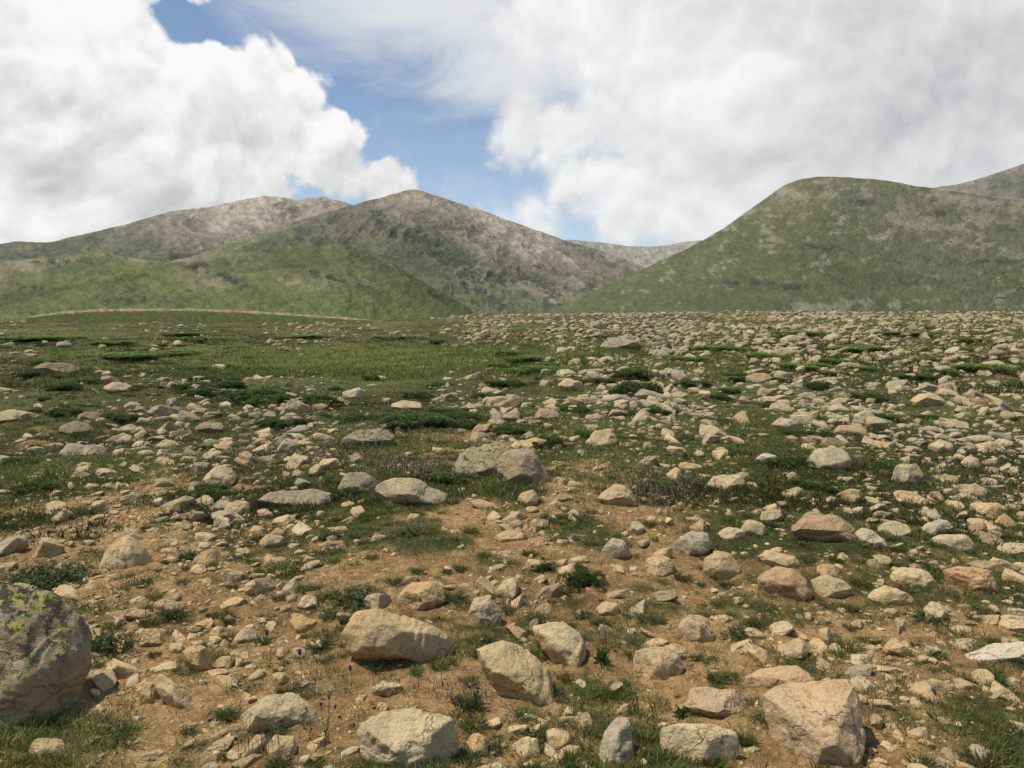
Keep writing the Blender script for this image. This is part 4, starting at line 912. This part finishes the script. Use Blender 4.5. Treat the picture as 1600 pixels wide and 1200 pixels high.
def blobs(lst, AZ, EL):
    cur = None
    for (px, py, rx_, ry_) in lst:
        a, e = ae(px, py)
        u = t.m('MULTIPLY_ADD', AZ, F/rx_, -a*F/rx_); v = t.m('MULTIPLY_ADD', EL, F/ry_, -e*F/ry_)
        d = t.m('SQRT', t.m('ADD', t.m('MULTIPLY', u, u), t.m('MULTIPLY', v, v)))
        f = t.m('MULTIPLY', t.m('SUBTRACT', 1., d), min(rx_, ry_)/150.)
        cur = f if cur is None else t.m('SMOOTH_MAX', cur, f, .12)
    return cur
b1 = blobs([(60, 210, 340, 200), (220, 150, 190, 115), (380, 190, 170, 140), (450, 150, 90, 80), (500, 235, 105, 100), (545, 275, 105, 75), (580, 308, 95, 50), (120, 40, 150, 110), (30, 30, 160, 140), (400, 305, 250, 80), (300, 335, 200, 50), (500, 325, 140, 46), (60, -150, 260, 150)], AZ, EL)
b2 = blobs([(850, 200, 120, 70), (800, 225, 70, 48), (960, 200, 160, 80), (1200, 230, 350, 180), (1010, 335, 250, 60), (1500, 220, 330, 230), (1080, 120, 190, 95), (1200, -60, 400, 200), (860, 362, 190, 36), (1070, 250, 150, 100), (950, 280, 120, 60)], AZ, EL)
warp = t.vm('ADD', Pd, t.vm('MULTIPLY', t.vm('SUBTRACT', t.noise(Pd, 9, 4, .6, 0, 'Color'), (.5, .5, .5)), (.09, .09, .09)))
def puffs(off):
    q = t.vm('ADD', warp, off)
    v = t.vor(q, 12, 'F1', 1.5, rough=.5)
    return t.m('SUBTRACT', 1., v)
def field(off):
    return t.noise(t.vm('ADD', Pd, off), 4.6, 8, .60, .3)
z0 = (0., 0., 0.); o1 = tuple(Vector((-.3, 0, .95))*.026); o2 = tuple(Vector((-.3, 0, .95))*.016)
n0 = field(z0); n1_ = field(o1); p0 = puffs(z0); p1 = puffs(o2)
noi = t.m('ADD', t.m('MULTIPLY_ADD', n0, 1.10, -.55), t.m('MULTIPLY_ADD', p0, .36, -.21))
f1 = t.m('ADD', b1, noi); f2 = t.m('ADD', b2, noi)
d1 = t.rng(f1, -.01, .09); d2 = t.rng(f2, -.08, .20)
sh = t.m('ADD', t.m('MULTIPLY', t.m('SUBTRACT', n0, n1_), 3.0), t.m('MULTIPLY', t.m('SUBTRACT', p0, p1), .9))
nl = t.noise(t.vm('ADD', Pd, (3.1, 1.2, .4)), 2.4, 4, .5)
lowE = t.rng(EL, .06, .36)
thick1 = t.rng(f1, .15, 1.1); thick2 = t.rng(f2, .1, 1.0)
L1 = t.m('ADD', sh, t.m('MULTIPLY_ADD', thick1, -.36, 1.06)); L1 = t.m('ADD', L1, t.m('MULTIPLY_ADD', lowE, .30, -.26))
L1 = t.m('ADD', L1, t.m('MULTIPLY_ADD', nl, 1.2, -.60))
gr_ = t.rng(blobs([(1560, 50, 420, 190), (1500, 220, 240, 80)], AZ, EL), .0, 1.0, 0, .32)
L2 = t.m('ADD', t.m('MULTIPLY', sh, .6), t.m('MULTIPLY_ADD', thick2, -.24, .98)); L2 = t.m('ADD', L2, t.m('MULTIPLY_ADD', nl, 1.4, -.69)); L2 = t.m('SUBTRACT', L2, gr_)
def cc(L): return t.mix(t.rng(L, .10, 1.15, 0, 1, False), (4.7, 4.9, 5.1), (9.6, 9.5, 9.35))
ved = blobs([(760, 10, 330, 110), (560, 0, 160, 60), (1000, 40, 400, 160), (1450, 60, 500, 200), (640, 60, 120, 60)], AZ, EL)
st = t.new('ShaderNodeMapping'); t.put(st.inputs[0], Pd); st.inputs['Rotation'].default_value = (0, -.5, 0); st.inputs['Scale'].default_value = (1.2, 1, 4.0)
ns = t.noise(st.outputs[0], 3.4, 7, .62, .5)
dv = t.m('MULTIPLY', t.rng(t.m('ADD', ved, t.m('MULTIPLY_ADD', ns, 1.7, -.80)), -.2, .7), .9)
skyc = t.mix(1.0, sky.outputs[0], (1.5, 1.42, 1.30), 'MULTIPLY')
hz = t.rng(EL, .34, .0); skyc = t.mix(t.m('MULTIPLY', hz, .5), skyc, (5.6, 6.8, 8.0))
wis = t.rng(n0, .50, .70, 0, .4); skyc = t.mix(wis, skyc, (7.4, 7.8, 8.2))
c = t.mix(dv, skyc, (8.0, 8.1, 8.2)); c = t.mix(t.m('MULTIPLY', d2, .93), c, cc(L2)); c = t.mix(d1, c, cc(L1))
t.put(bg.inputs['Color'], c); bg.inputs['Strength'].default_value = .1

sd = bpy.data.lights.new('sun', 'SUN'); sd.energy = 4.3; sd.angle = math.radians(2.5); sd.color = (1, .91, .77)
so = bpy.data.objects.new('sun', sd); COL.objects.link(so); so.rotation_euler = (-SUN).to_track_quat('-Z', 'Y').to_euler()

cd = bpy.data.cameras.new('camera'); cam = bpy.data.objects.new('camera', cd); COL.objects.link(cam)
cd.sensor_width = 36; cd.lens = F/1600*36; cd.clip_start = .05; cd.clip_end = 40000
cam.location = CAM; cam.rotation_euler = (math.pi/2-PITCH, 0, 0); scene.camera = cam
scene.view_settings.view_transform = 'Standard'; scene.view_settings.look = 'None'; scene.view_settings.exposure = 0
